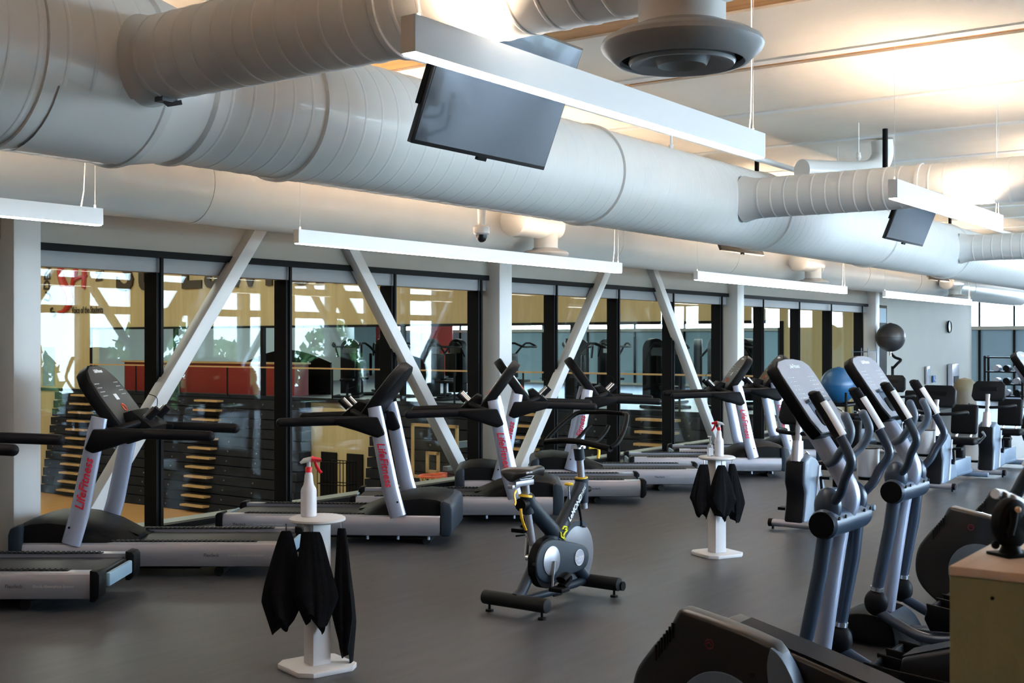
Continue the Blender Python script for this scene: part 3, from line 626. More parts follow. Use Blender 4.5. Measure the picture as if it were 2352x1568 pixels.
# ---- cross trainer: local +x = forward, y = left, origin under the arm pivot
def make_cross():
    t=thing('cross_trainer','','cross trainer')
    # base and low nose cover
    b=MB(); b.box(-1.25,.28,-.05,.05,.03,.10); b.tube([(.26,-.33,.05),(.26,.33,.05)],.04,14); b.tube([(-1.35,-.3,.05),(-1.35,.3,.05)],.04,14); b.obj('base_frame','arm',t,bevel=.008)
    prn=sm2([(.42,.02),(.40,.08),(.32,.14),(.2,.175),(.08,.17),(.02,.12),(.0,.02)],3)
    b=MB(); b.prism(prn,-.20,.20); b.obj('nose_cover','black',t,bevel=.025)
    b=MB(); b.prism(sm2([(.06,.172),(.0,.13),(-.05,.05),(-.10,.02),(.02,.02),(.05,.08)],3),-.17,.17); b.obj('nose_trim','bikebody',t,bevel=.015)
    # mast
    b=MB(); b.tube(smoothpath([(.115,0,.06),(.09,0,.27),(.01,0,.80),(-.035,0,.91),(-.035,0,.99),(.03,0,1.10),(.11,0,1.22),(.20,0,1.35),(.25,0,1.45)],5),[.042]*41,20,flat=1.05) ; b.obj('mast','silver',t)
    # collar across
    b=MB(); b.tube([(0,-.235,.85),(0,-.22,.85),(0,.22,.85),(0,.235,.85)],[.055,.066,.066,.055],24); co=b.obj('pivot_collar','arm',t)
    for s_ in (1,-1):
        b=MB(); b.tube([(0,s_*.233,.85),(0,s_*.245,.85)],.058,20); b.obj('collar_cap','black',co)
        b=MB(); b.ball((.0,s_*.165,.925),.062,20,12,(1.0,.75,1.35)); b.obj('arm_socket','arm',co)
        b=MB(); b.tube([(-.062,s_*.12,.88),(-.068,s_*.12,.88)],.008,8); b.obj('collar_bolt','black',co)
        b=MB(); b.tube([(-.062,s_*.20,.88),(-.068,s_*.20,.88)],.008,8); b.obj('collar_bolt','black',co)
        # lower swing arm
        b=MB(); b.tube([(-.0,s_*.19,.81),(.02,s_*.20,.65),(.085,s_*.215,.32)],[.036,.035,.031],18); sw=b.obj('swing_arm','arm',t)
        b=MB(); b.ball((.09,s_*.215,.25),.058,20,12,(1.1,.8,1.25)); b.obj('knee_joint','dark_grey',sw)
        b=MB(); b.tube([(.083,s_*.215,.335),(.086,s_*.215,.315)],.036,18); b.obj('joint_ring','steel',sw)
        # pedal arm
        b=MB(); b.tube(smoothpath([(.07,s_*.215,.20),(-.06,s_*.225,.135),(-.18,s_*.23,.10),(-.32,s_*.22,.11),(-.75,s_*.19,.2),(-1.18,s_*.17,.26)],4),.027,14); pa=b.obj('pedal_arm','arm',t)
        b=MB(); b.prism([(-.62,.17),(-.20,.14),(-.17,.20),(-.19,.27),(-.21,.27),(-.22,.20),(-.60,.205),(-.63,.24)],s_*.05,s_*.24 ); b.prism([(-.60,.18),(-.2,.17),(-.18,.285),(-.3,.27),(-.58,.25)],s_*.228,s_*.243); b.prism([(-.60,.18),(-.2,.17),(-.18,.285),(-.3,.27),(-.58,.25)],s_*.05,s_*.065); b.obj('foot_pedal','black',pa,bevel=.008)
        # moving handle
        pts=[(-.005,s_*.17,.92),(-.07,s_*.20,.99),(-.10,s_*.23,1.06),(-.135,s_*.25,1.13),(-.115,s_*.25,1.19),(-.08,s_*.25,1.25),(-.03,s_*.25,1.33),(.01,s_*.25,1.39),(.028,s_*.25,1.415)]
        b=MB(); b.tube(smoothpath(pts,4),.021,14); mh=b.obj('moving_handle','arm',t)
        b=MB(); b.tube([(-.085,s_*.25,1.24),(-.03,s_*.25,1.33),(.03,s_*.25,1.42)],.027,16); b.ball((.03,s_*.25,1.42),.027,16,8,(1,1,.6)); b.obj('handle_grip','dark_grey',mh)
        b=MB(); b.tube([(-.088,s_*.25,1.245),(-.03,s_*.25,1.338),(-.0,s_*.25,1.385)],.0255,14); 
        for i,p in enumerate(b.v): b.v[i]=p+Vector((-.004,0,-.003))
        b.obj('pulse_plate','cup',mh)
        # fixed horn
        b=MB(); b.tube(smoothpath([(.05,s_*.03,1.10),(.0,s_*.08,1.12),(-.04,s_*.12,1.16),(-.075,s_*.125,1.21),(-.085,s_*.12,1.26),(-.06,s_*.115,1.32)],4),.020,14); b.ball((-.06,s_*.115,1.32),.020); b.obj('fixed_horn','bikebody',t)
    b=MB(); b.tube([(-.035,-.25,1.02),(-.035,-.25,1.025),(-.035,-.25,1.15),(-.035,-.25,1.152)],[.045,.05,.053,.05],28); cu=b.obj('cup_holder','cup',t)
    b=MB(); b.tube([(-.035,-.25,1.150),(-.035,-.25,1.156)],.051,28); b.obj('cup_lining','black',cu)
    b=MB(); b.tube([(-.035,-.25,1.006),(-.035,-.25,1.022)],.043,24); b.obj('cup_base','black',cu)
    # console
    m=Matrix.Translation((.055,0,1.245))@rot('Y',math.atan2(.20,.29)); LL=.37
    pr=[(-.17,-.02),(-.20,.05),(-.205,.30),(-.195,.345),(-.15,.372),(-.05,.385),(.05,.385),(.15,.372),(.195,.345),(.205,.30),(.20,.05),(.17,-.02)]
    b=MB(); b.prism(pr,-.02,.035,m,axis='x'); c=b.obj('console','black',t,bevel=.01)
    b=MB(); b.prism([(y*.94,z*.96+.006) for y,z in pr],-.0235,-.019,m,axis='x'); b.obj('display_panel','console',c)
    b=MB(); b.prism([(y*.5,.02+z*.22) for y,z in pr],-.03,-.022,m,axis='x'); b.obj('bottle_well','black',c,bevel=.004)
    b=MB(); b.box(-.045,-.02,-.13,.13,.135,.15,m); b.box(-.026,-.022,-.11,.11,.08,.135,m); b.obj('reading_rack','bikebody',c,bevel=.004)
    b=MB(); ey=(m.to_3x3()@Vector((0,-1,0))); ez=(m.to_3x3()@Vector((0,0,1)))
    lettering(b,'LifeFitness',.03,m@Vector((-.0245,0,.335)),ey,ez,shear=.2,bold=.001)
    for r in range(6):
        for k in range(4):
            for y0 in (-.15,.08):
                b.box(-.0245,-.0235,y0+k*.02,y0+k*.02+(.008,.012,.006,.01)[(k+r)%4],.165+r*.022,.168+r*.022,m)
    b.obj('console_lettering','white_ink',c,smooth=False)
    # rear drum, centred at x=-1.2
    D=-1.20; zc=.215
    pr=[(-.10,.02),(-.24,.0)]+sm2([(-.24,.0),(-.345,.09),(-.39,.195),(-.375,.335),(-.30,.45),(-.22,.54)],4)[1:]+[(-.18,.62)]+sm2([(-.18,.62),(-.05,.597),(.10,.565),(.21,.533)],3)[1:]+sm2([(.24,.50),(.29,.40),(.32,.28),(.30,.12),(.26,.04)],3)
    for s_,y0,y1 in ((1,.10,.20),(-1,-.20,-.10)):
        sh_=MB(); sh_.prism([(D+x,z*(1 if s_<0 else .84)) for x,z in pr],y0,y1); dr=sh_.obj('drum_shell','gloss_black',t,bevel=.022,seg=3,ang=50)
        b=MB(); b.tube([(D+.0,s_*.185,.222),(D+.0,s_*.212,.222)],.18,48); b.obj('hub_disc','bikebody',dr,bevel=.006)
        b=MB(); b.prism([(D+x,z*(1 if s_<0 else .78)) for x,z in sm2([(.205,.525),(.25,.49),(.30,.40),(.33,.28),(.30,.14),(.27,.08),(.235,.2),(.20,.36),(.19,.46),(.205,.525)],3)[:-1]],s_*.12,s_*.209); b.obj('front_trim','bikebody',dr,bevel=.012)
        b=MB(); ringp=[(D-.045+.017*math.cos(a),s_*.201,.50*(1 if s_<0 else .84)+.017*math.sin(a)) for a in [2*PI*i/18 for i in range(19)]]; b.tube(ringp,.0028,5); q_=(0 if s_<0 else -.08); b.tube([(D-.055,s_*.201,.50+q_),(D-.045,s_*.201,.508+q_),(D-.035,s_*.201,.497+q_)],.0028,5); b.obj('round_emblem','redled',dr)
        b=MB()
        for k in range(7): x=D-.205-.012*k; b.box(x,x+.005,s_*.20-.006,s_*.20+.003,.50*(1 if s_<0 else .84)-.016*k,.56*(1 if s_<0 else .84)-.016*k)
        b.obj('cooling_slot','black_rubber',dr,smooth=False)
        b=MB(); b.tube([(D+.13,s_*.198,.41),(D+.13,s_*.203,.41)],.012,10); b.obj('access_hole','black_rubber',dr)
        b=MB(); b.tube([(D+.02,s_*.21,.225),(D+.02,s_*.235,.225)],.03,16); b.tube([(D+.02,s_*.225,.225),(D+.15,s_*.225,.21)],.018,10); b.obj('crank','arm',t)
    b=MB(); b.prism([(D-.28,.30),(D-.09,.545),(D-.05,.562),(D+.05,.535),(D+.3,.472),(D+.55,.405),(D+.9,.29),(D+.92,.10),(D+.2,.06),(D-.25,.06)],-.105,.105); b.obj('centre_cover','gloss_black',t,bevel=.02,seg=3)
    b=MB(); b.prism([(D+.0,.545),(D+.3,.472),(D+.55,.405),(D+.9,.287),(D+.9,.294),(D+.55,.414),(D+.3,.482),(D+.0,.555)],-.085,.085); b.obj('step_strip','dark_grey',t)
    return t
proto_c=make_cross()
CR=[(5.30,1.95,0,'cross trainer with big tilted console, nearer of the two tall ones at right'),
 (6.62,2.075,0,'second cross trainer, right behind the nearer one, tall console beside the blue ball'),
 (10.6,2.13,0,'cross trainer whose console corner peeks in at the right edge of the photo'),
 (4.37,.805,PI,'cross trainer with glossy black drum cut off at the bottom of the photo'),
 (7.93,.775,PI,'cross trainer with curved black drum standing left of the olive box'),
 (8.92,.775,PI,'cross trainer whose black drum top shows behind the other drum at the right edge')]
for i,(u,v,r,l) in enumerate(CR):
    o=proto_c if i==0 else copy_tree(proto_c)
    o.location=(*XY(u,v),0); o.rotation_euler=(0,0,TH+PI/2+r); o['label']=l; o['group']='cross trainers in the right-hand row'
# ---- wipe stands
def stand(x,y,rz,label,k=1):
    t=thing('wipe_stand',label,'stand',(x,y,0),rz)
    c=.055; a=.165
    oc=[(-a,-a+c),(-a+c,-a),(a-c,-a),(a,-a+c),(a,a-c),(a-c,a),(-a+c,a),(-a,a-c)]
    b=MB(); b.prism(oc,0,.025,axis='z'); b.obj('base_plate','cream',t,bevel=.003)
    b=MB(); w=.05; b.box(-w,w,-w,w,.025,.74); b.obj('post','cream',t,bevel=.003)
    b=MB(); b.lathe([(.001,.74),(.128,.74),(.142,.748),(.142,.758),(.130,.765),(.001,.765)],48); b.obj('round_top','cream',t)
    return t
stand(-.985,6.10,math.radians(38),'white wipe stand in the foreground, draped with long black towels')
stand(1.585,9.33,math.radians(28),'farther white wipe stand, between spin bike and cross trainers')
def spray(x,y,z,rz,label,s=1.0,trig='redplastic',head='nozzle'):
    t=thing('spray_bottle',label,'spray bottle',(x,y,z),rz); t.scale=(s,s,s)
    b=MB(); b.lathe([(.001,0),(.033,0),(.0365,.004),(.0365,.115),(.034,.128),(.024,.145),(.0205,.165),(.0185,.19),(.0145,.202),(.0145,.206),(.001,.206)],32); b.obj('bottle_body','bottle',t)
    b=MB(); b.lathe([(.001,.203),(.0155,.203),(.0155,.224),(.013,.228),(.001,.228)],24); b.obj('collar','redplastic' ,t)
    b=MB(); b.tube([(0,0,.225),(0,0,.252)],.010,14); b.tube([(-.038,0,.245),(-.02,0,.256),(.012,0,.262),(.02,0,.262)],[.005,.012,.013,.011],14); b.obj('sprayer_head',head,t)
    b=MB(); b.tube([(.012,0,.263),(.03,0,.262),(.05,0,.258)],[.016,.011,.010],12); b.tube([(.05,0,.258),(.058,0,.258)],.008,10); b.tube(smoothpath([(.03,0,.255),(.034,0,.235),(.046,0,.212),(.058,0,.198)],4),.005,10,flat=1.6); b.obj('trigger',trig,t)
    return t
spray(-1.03,6.11,.765,.15,'spray bottle with red trigger on the foreground wipe stand',1.10)
spray(1.60,9.32,.765,PI-.25,'spray bottle with white head on the farther wipe stand',.98,'redplastic','cream')
t=thing('sanitizer_bottle','small clear pump bottle left of the spray bottle on the farther stand','bottle',(1.535,9.33,.765))
b=MB(); b.lathe([(.001,0),(.022,0),(.025,.004),(.025,.075),(.02,.09),(.009,.097),(.009,.102),(.001,.102)],24); b.obj('bottle_body','clear',t)
b=MB(); b.box(-.018,.018,-.027,-.0245,.01,.065); b.obj('paper_label','white_ink',t)
b=MB(); b.tube([(0,0,.10),(0,0,.115)],.010,12); b.tube([(0,0,.115),(0,0,.15)],.004,8); b.tube([(.008,0,.148),(-.022,0,.15)],.006,8); b.obj('pump','cream',t)
# towels: hang from a hook under the round top, folded cone shape
def towel(x,y,z,rz,Lh,w0,w1,label,seed,tail=0,lean=0,dep=.035):
    rnd=random.Random(seed); t=thing('black_towel',label,'towel',(x,y,z),rz); n=44; rings=[]; K=26
    ph=rnd.random()*6; nf=5+seed%2
    for i in range(K+1):
        f=i/K; w=w0+(w1-w0)*min(1,(f*1.35))**.8
        if f>.72: w*=1-(f-.72)*1.9
        ring=[]
        for k in range(n):
            a=2*PI*k/n; r=1+.20*f**.5*math.sin((nf-2)*a+ph+f*1.5)+.11*f*math.sin(7*a+ph*2+f)+.05*math.sin(13*a)
            hem=0
            if f>.6: hem=-(f-.6)*.32*Lh*max(0,math.cos(a-tail))+ (f-.6)*.16*Lh*math.sin(3*a+ph)
            ring.append((w*r*math.cos(a)+lean*f, dep*(.35+f)*r*math.sin(a), -Lh*f*.86+hem))
        rings.append(ring)
    b=MB(); b.loft(rings); b.obj('towel_cloth','towel',t,ang=60)
    b=MB(); b.tube([(0,0,.0),(0,0,.035)],.004,6); b.obj('hook','chrome',t)
    return t
Zt=.705
towel(-1.128,6.02,Zt,.2,.52,.022,.098,'black towel hanging at the left of the foreground stand',3,PI/2+.6,lean=-.015)
towel(-1.00,5.985,Zt,.0,.50,.045,.100,'black towel hanging on the front of the foreground stand post',4,.6,lean=.03)
towel(-.862,6.10,Zt,-.1,.70,.020,.060,'long narrow black towel hanging at the right of the foreground stand',5,.2,lean=.02)
towel(1.475,9.27,Zt,.1,.42,.03,.085,'black towel hanging at the left of the farther stand',6,.9,lean=-.02)
towel(1.60,9.21,Zt,.0,.42,.025,.095,'black towel in the middle of the farther stand, covering its post',7,.5,lean=.0)
towel(1.70,9.32,Zt,-.1,.46,.02,.07,'black towel hanging at the right of the farther stand',8,.2,lean=.02)
t=thing('towel_tag','small white tag on the right towel of the foreground stand','tag',(-.925,6.03,.51),.0); b=MB(); b.box(-.006,.006,-.002,.002,0,.03,rot('Y',.2)); b.obj('tag_label','white_ink',t)
# ---- spin bike: local +x forward, origin at the rear stabiliser centre
t=thing('spin_bike','dark blue spin bike standing alone on the open floor','exercise bike',(.02,7.27,0),math.radians(54))
for x,L_,nm in ((0,.235,'rear_stabiliser'),(.80,.25,'front_stabiliser')):
    b=MB(); b.tube([(x,-L_,.085),(x,L_,.085)],.043,24); s_=b.obj(nm,'black_rubber',t,bevel=.006)
    for y in (-L_+.04,L_-.04):
        b=MB(); b.tube([(x,y,.0),(x,y,.012),(x,y,.014),(x,y,.05)],[.026,.024,.008,.008],16); b.obj('levelling_foot','black',s_)
    if x: 
        for y in (-L_-.0,L_): b=MB(); b.tube([(x+.03,y-.012,.07),(x+.03,y+.012,.07)],.03,16); b.obj('transport_wheel','black',s_)
b=MB(); b.tube([(.0,0,.10),(.06,0,.125),(.22,0,.30),(.30,0,.38)],[.036,.034,.036,.04],18); b.tube([(.30,0,.38),(.43,0,.43)],.045,18)
b.tube([(.12,0,.70),(.14,0,.66),(.42,0,.44),(.47,0,.38)],[.046,.048,.052,.05],20)
b.tube([(.42,0,.40),(.52,0,.50),(.72,0,.70),(.74,0,.74)],[.05,.045,.044,.04],20)
b.tube([(.736,0,.76),(.755,0,.60)],[.045,.034],20); b.tube([(.11,0,.72),(.135,0,.60)],[.038,.036],20)
b.tube([(.43,0,.40),(.60,.0,.26),(.79,0,.10)],[.04,.045,.036],16); b.tube([(.04,0,.085),(.40,0,.075),(.78,0,.09)],[.026,.024,.026],14)
fr_=b.obj('frame','slate',t)
b=MB(); lettering(b,'LeMOND',.050,(.585,-.051,.585),(.2,0,.2),(-.2,0,.2),shear=.2,bold=.001); lettering(b,'FITNESS',.028,(.675,-.047,.672),(.2,0,.2),(-.2,0,.2),shear=.2)
b.obj('frame_lettering','white_ink',fr_,smooth=False)
b=MB()
for sgn in (1,-1):
    y=-.056*sgn if sgn>0 else .056
    b.tube([(.425,y,.47),(.445,y,.485),(.475,y,.48),(.48,y,.455),(.455,y,.445),(.44,y,.43),(.455,y,.40)],.006,6); b.tube([(.41,y,.455),(.415,y,.425),(.44,y,.41)],.006,6); b.tube([(.455,y,.468),(.47,y,.463)],.006,6)
b.obj('emblem','neon',fr_)
b=MB(); b.tube([(.105,0,.79),(.13,0,.60),(.18,0,.40)],.023,18); sp=b.obj('seat_post','rail',t)
b=MB(); b.tube([(.103,0,.70),(.106,0,.715)],.044,20); b.tube([(.737,0,.755),(.736,0,.768)],.042,20); b.obj('collar_ring','yellow',t)
b=MB(); b.tube([(.77,0,.56),(.71,0,.92)],.024,18); b.tube([(.718,0,.88),(.70,0,.965)],.032,18); b.obj('handlebar_post','rail',t)
b=MB(); b.tube([(.718,0,.885),(.698,0,.968)],.034,18); b.obj('post_sleeve','slate',t)
b=MB(); b.box(-.03,.16,-.028,.028,.775,.81); b.box(-.055,.02,-.02,.02,.765,.79); b.obj('seat_slider','rail',t,bevel=.006)
def lever(pts,nm='lever'): 
    b=MB(); b.tube(smoothpath(pts,4),[.010]*50,10,flat=.6); b.obj(nm,'yellow',t)
lever([(-.02,-.02,.755),(-.045,-.025,.73),(-.04,-.03,.69),(-.05,-.03,.67)],'slider_lever'); lever([(.03,-.02,.64),(.02,-.03,.60),(.035,-.035,.55),(.06,-.035,.51)],'seat_lever'); lever([(.78,-.03,.955),(.83,-.06,.955),(.84,-.07,.93),(.82,-.075,.885)],'bar_lever')
b=MB(); b.tube([(.10,0,.66),(.05,0,.66)],.04,14); b.obj('clamp_knob','black',t)
b=MB(); b.tube([(.75,0,.68),(.83,0,.68)],.02,12); b.obj('clamp_knob','black',t)
# saddle
b=MB(); R_=[]
for x,w,z in [(-.045,.05,.850),(-.035,.085,.862),(0,.105,.872),(.05,.10,.872),(.10,.07,.866),(.15,.045,.864),(.21,.032,.866),(.26,.028,.865),(.29,.016,.856)]:
    R_.append([(x,w*math.cos(a),z+ (.018 if math.sin(a)>0 else .042)*math.sin(a)) for a in [2*PI*i/18 for i in range(18)]])
b.loft(R_); sa=b.obj('saddle','gloss_black',t,ang=60)
b=MB(); b.tube([(.0,-.02,.84),(.02,-.02,.815),(.14,-.02,.815),(.2,-.01,.845)],.005,8); b.tube([(.0,.02,.84),(.02,.02,.815),(.14,.02,.815),(.2,.01,.845)],.005,8); b.obj('saddle_rail','steel',sa)
b=MB(); lettering(b,'LEMOND',.016,(-.0,-.104,.866),(1,0,0),(0,.25,1)); b.obj('saddle_lettering','white_ink',sa,smooth=False)
# handlebar
b=MB()
b.tube(smoothpath([(.69,.25,.985),(.70,.12,1.0),(.70,0,1.0),(.70,-.12,.985),(.69,-.25,.965)],4),.020,12,flat=1.5)
for sgn in (1,-1):
    b.tube(smoothpath([(.69,sgn*.25,.975),(.74,sgn*.27,1.0),(.86,sgn*.25,1.08),(.98,sgn*.20,1.16),(1.02,sgn*.15,1.17)],4),.015,12)
    b.tube(smoothpath([(.70,sgn*.07,1.0),(.80,sgn*.08,1.0),(.90,sgn*.08,1.05),(.96,sgn*.07,1.09)],4),.013,12)
b.tube([(1.02,.15,1.17),(1.03,.0,1.175),(1.02,-.15,1.17)],.014,12)
hb=b.obj('handlebar','black',t)
b=MB(); b.tube([(.66,-.03,.975),(.73,.03,.985)],.012,10); b.box(.66,.74,-.03,.03,.955,.975); b.obj('bar_clamp','chrome',t)
# resistance knob and brake
b=MB(); b.tube([(.60,0,.60),(.585,0,.72)],.006,10); b.obj('tension_rod','steel',t)
b=MB(); b.lathe([(.001,-.008),(.025,-.008),(.03,0),(.025,.008),(.001,.010)],20,Matrix.Translation((.585,0,.735))); b.obj('tension_knob','yellow',t)
b=MB(); b.tube([(.70,.0,.60),(.73,0,.50),(.735,0,.45)],[.010,.008,.012],10); b.obj('brake_rod','black',t)
# flywheel and guard
b=MB(); b.tube([(.695,.045,.262),(.695,.015,.262)],.215,56); b.obj('flywheel','clearacr',t,bevel=.006)
b=MB(); pr=[]
for i in range(15): a=math.radians(60+i*7); pr.append((.695+.225*math.cos(a),.262+.225*math.sin(a)))
b.loft([[ (p[0],.055,p[1]),(p[0]*1.0,.0,p[1]),(.695+(p[0]-.695)*.86,.0,.262+(p[1]-.262)*.86),(.695+(p[0]-.695)*.86,.055,.262+(p[1]-.262)*.86)] for p in pr]); b.obj('flywheel_fender','slate',t)
prg=sm2([(.10,.30),(.12,.36),(.18,.415),(.27,.43),(.40,.405),(.60,.355),(.68,.32),(.70,.26),(.67,.205),(.60,.185),(.40,.175),(.27,.16),(.16,.19),(.11,.24),(.10,.30)],3)[:-1]
b=MB(); b.prism(prg,-.085,-.045); g_=b.obj('chain_guard','slate',t,bevel=.012,seg=3,ang=50)
b=MB(); b.tube([(.255,-.02,.285),(.255,-.075,.285)],.155,36); b.obj('guard_rim','black',g_)
b=MB(); b.lathe([(.001,.0),(.088,.0),(.09,.004),(.07,.012),(.001,.018)],36,Matrix.Translation((.262,-.086,.30))@rot('X',PI/2)@Matrix.Diagonal((1,1,1,1))); b.obj('crank_disc','rail',g_)
b=MB(); b.lathe([(.001,0),(.05,0),(.05,.003),(.001,.004)],32,Matrix.Translation((.575,-.0855,.275))@rot('X',PI/2)); bd=b.obj('oval_badge','console',g_)
b=MB(); b.tube([(.575+.05*math.cos(a),-.089,.275+.05*math.sin(a)) for a in [2*PI*i/28 for i in range(29)]],.0025,6); lettering(b,'RevMaster',.021,(.575,-.0905,.278),(1,0,.05),(0,0,1),shear=.2); b.tube([(.545,-.0905,.258),(.58,-.0905,.252),(.60,-.0905,.264)],.002,5); b.obj('badge_lettering','white_ink',bd,smooth=False)
for sgn,a in ((-1,-100),(1,80)):
    aa=math.radians(a); ex,ez=.262+.165*math.cos(aa),.30+.165*math.sin(aa); y=sgn*.105
    b=MB(); b.tube([(.262,sgn*.08,.30),(.262,sgn*.10,.30)],.02,14); b.tube([(.262,y,.30),(ex,y*1.05,ez)],[.016,.012],12); b.obj('crank_arm','chrome',t)
    b=MB(); y0=sgn*.115; y1=sgn*.21; b.box(ex-.045,ex+.045,min(y0,y1),max(y0,y1),ez-.012,ez+.012); b.tube(smoothpath([(ex+.03,sgn*.16,ez+.01),(ex+.09,sgn*.16,ez+.04),(ex+.085,sgn*.16,ez+.075),(ex+.02,sgn*.16,ez+.055)],3),.02,8,flat=1.8); b.tube([(ex-.06,sgn*.16,ez-.03),(ex+.03,sgn*.16,ez-.035)],.006,6); b.obj('pedal','black',t,bevel=.004)
# ---- recumbent exercise bikes: local +x forward, origin at the front stabiliser
def make_bike():
    t=thing('exercise_bike','','exercise bike')
    b=MB(); b.tube([(0,-.2,.055),(0,.2,.055)],.032,18); s_=b.obj('front_stabiliser','rail',t)
    for sgn in (1,-1): b=MB(); b.tube([(0,sgn*.2,.055),(0,sgn*.235,.055)],.036,18); b.tube([(0,sgn*.2,0),(0,sgn*.2,.03)],.012,8); b.obj('end_cap','black',s_)
    pr=sm2([(.02,.06),(-.02,.20),(-.04,.33),(.0,.42),(-.02,.62)],3)+sm2([(-.14,.66),(-.30,.60),(-.42,.45),(-.50,.30),(-.58,.10)],3)
    b=MB(); b.prism(pr,-.10,.10); b.obj('body_shell','bikebody',t,bevel=.03,seg=3,ang=50)
    b=MB(); b.prism([(.035,.07),(-.005,.20),(-.02,.33),(.02,.42),(.0,.60),(-.06,.62),(-.10,.35),(-.06,.07)],-.085,.085); b.obj('front_cover','dark_grey',t,bevel=.02)
    b=MB(); b.prism([(-.18,.10),(-.30,.55),(-.34,.55),(-.24,.10)],-.112,.112); b.obj('side_accent','console',t)
    b=MB(); b.tube([(-.06,0,.60),(-.08,0,.78)],[.055,.045],18,flat=1.3); b.tube([(-.08,0,.74),(-.12,0,1.0)],.03,14); b.obj('console_post','rail',t)
    m=Matrix.Translation((-.12,0,.92))@rot('Y',-.35)
    b=MB(); b.prism([(-.17,.0),(-.20,.05),(-.19,.20),(-.15,.25),(.15,.25),(.19,.20),(.20,.05),(.17,.0)],-.04,.03,m,axis='x'); c=b.obj('console','dark_grey',t,bevel=.015)
    b=MB(); b.box(-.047,-.041,-.13,.13,.08,.20,m); b.obj('display','console',c); b=MB(); b.box(.028,.034,-.1,.1,.12,.17,m); b.obj('vent','black',c)
    b=MB(); b.tube(smoothpath([(-.42,.25,.84),(-.30,.27,.86),(-.14,.2,.85),(-.09,0,.84),(-.14,-.2,.85),(-.30,-.27,.86),(-.42,-.25,.84)],4),.018,12); b.obj('handlebar','black',t)
    for sgn in (1,-1):
        b=MB(); b.tube([(-.30,sgn*.11,.30),(-.30,sgn*.14,.30)],.03,14); b.tube([(-.30,sgn*.135,.30),(-.25,sgn*.14,.30+sgn*.15)],.013,8); b.box(-.30,-.20,min(sgn*.15,sgn*.24),max(sgn*.15,sgn*.24),.29+sgn*.15,.315+sgn*.15); b.obj('crank_pedal','black',t)
    b=MB(); b.tube([(-.5,0,.12),(-1.45,0,.10)],.04,14); b.tube([(-1.45,-.22,.055),(-1.45,.22,.055)],.03,14); b.box(-1.3,-.6,-.06,.06,.12,.28); b.obj('rear_beam','bikebody',t,bevel=.006)
    b=MB(); b.box(-1.12,-1.02,-.05,.05,.25,.44); b.box(-1.22,-.92,-.2,.2,.44,.52); se=b.obj('seat','black',t,bevel=.03,seg=3)
    b=MB(); b.prism([(-1.24,.55),(-1.18,.55),(-1.23,.90),(-1.30,.90)],-.155,.155); b.obj('backrest','black',t,bevel=.03,seg=3)
    for sgn in (1,-1): b=MB(); b.tube([(-1.15,sgn*.08,.48),(-1.27,sgn*.08,.62),(-1.30,sgn*.08,.75)],.014,8); b.tube([(-1.1,sgn*.2,.47),(-1.05,sgn*.28,.55),(-.95,sgn*.28,.60)],.015,8); b.obj('seat_bracket','steel',t)
    return t
pb=make_bike()
for i,(u,v,r,l) in enumerate([(10.0,4.10,PI,'recumbent bike nearest the camera, its foot bar right of the farther wipe stand'),
  (13.6,3.95,PI,'recumbent bike right of the second cross trainer, silver post and grey console'),
  (15.4,3.85,PI,'recumbent bike farthest right, its dark seat back showing beside its console'),
  (17.6,7.2,PI-.6,'recumbent bike behind the farthest right-facing treadmill'),
  (19.6,3.8,PI,'distant recumbent bike in front of the weight racks'),(17.4,5.7,PI,'distant recumbent bike beside the brown bin')]):
    o=pb if i==0 else copy_tree(pb)
    o.location=(*XY(u,v),0); o.rotation_euler=(0,0,TH+r); o['label']=l; o['group']='recumbent bikes beyond the cross trainers'
# third stand at the right edge
stand(7.16,16.6,.5,'wipe stand with black towels cut by the right edge of the photo')
towel(7.06,16.52,Zt,.1,.45,.03,.09,'black towel on the wipe stand at the right edge',9,.9); towel(7.2,16.45,Zt,.0,.45,.03,.08,'black towel on the right-edge wipe stand, mostly outside the photo',10,.2)
# ---- balls and racks near the last column
br=thuv('ball_rack','low black rack holding the blue exercise ball','rack',21.2,7.85)
b=MB()
for z in (.28,.52): b.tube([(-.45,-.3,z),(.45,-.3,z),(.45,.3,z),(-.45,.3,z),(-.45,-.3,z)],.025,8)
for x in (-.45,.45):
    for y in (-.3,.3): b.tube([(x,y,0),(x,y,.75)],.025,8)
for x in (-.3,-.15,0,.15,.3): b.tube([(x,-.3,.52),(x,.3,.52)],.012,6)
b.obj('rack_frame','black',br)
t=thuv('exercise_ball','blue exercise ball behind the consoles of the cross trainers','ball',21.2,7.85,.52); b=MB(); b.ball((0,0,.34),.325,36,24); b.obj('ball_body','blueball',t)
b=MB(); b.tube([(.03*math.cos(a),.03*math.sin(a),.668) for a in [2*PI*i/14 for i in range(15)]],.005,5); b.tube([(.329*math.cos(a),.329*math.sin(a),.34) for a in [2*PI*i/40 for i in range(41)]],.004,5); b.obj('seam_ring','wallblue',t)
sr=thuv('storage_rack','thin white wire rack standing by the last column','rack',23.0,8.0)
b=MB()
for x in (-.25,.25):
    for y in (-.15,.15): b.tube([(x,y,0),(x,y,1.52)],.010,6)
for z in (.3,.7,1.1,1.45): b.tube([(-.25,-.15,z),(.25,-.15,z),(.25,.15,z),(-.25,.15,z),(-.25,-.15,z)],.008,6); 
b.obj("rack_frame","bikebody",sr)
bs=thuv('ball_post','tall post with curved steel arm holding up the black ball','stand',24.4,7.95)
b=MB(); b.tube([(0,-.04,.04),(0,-.04,1.15)],.03,10); b.tube(smoothpath([(0,-.04,1.1),(-.05,-.15,1.2),(.02,-.2,1.28),(.02,-.08,1.33),(0,0,1.42)],4),.028,10); b.obj('curved_arm','dark_grey',bs)
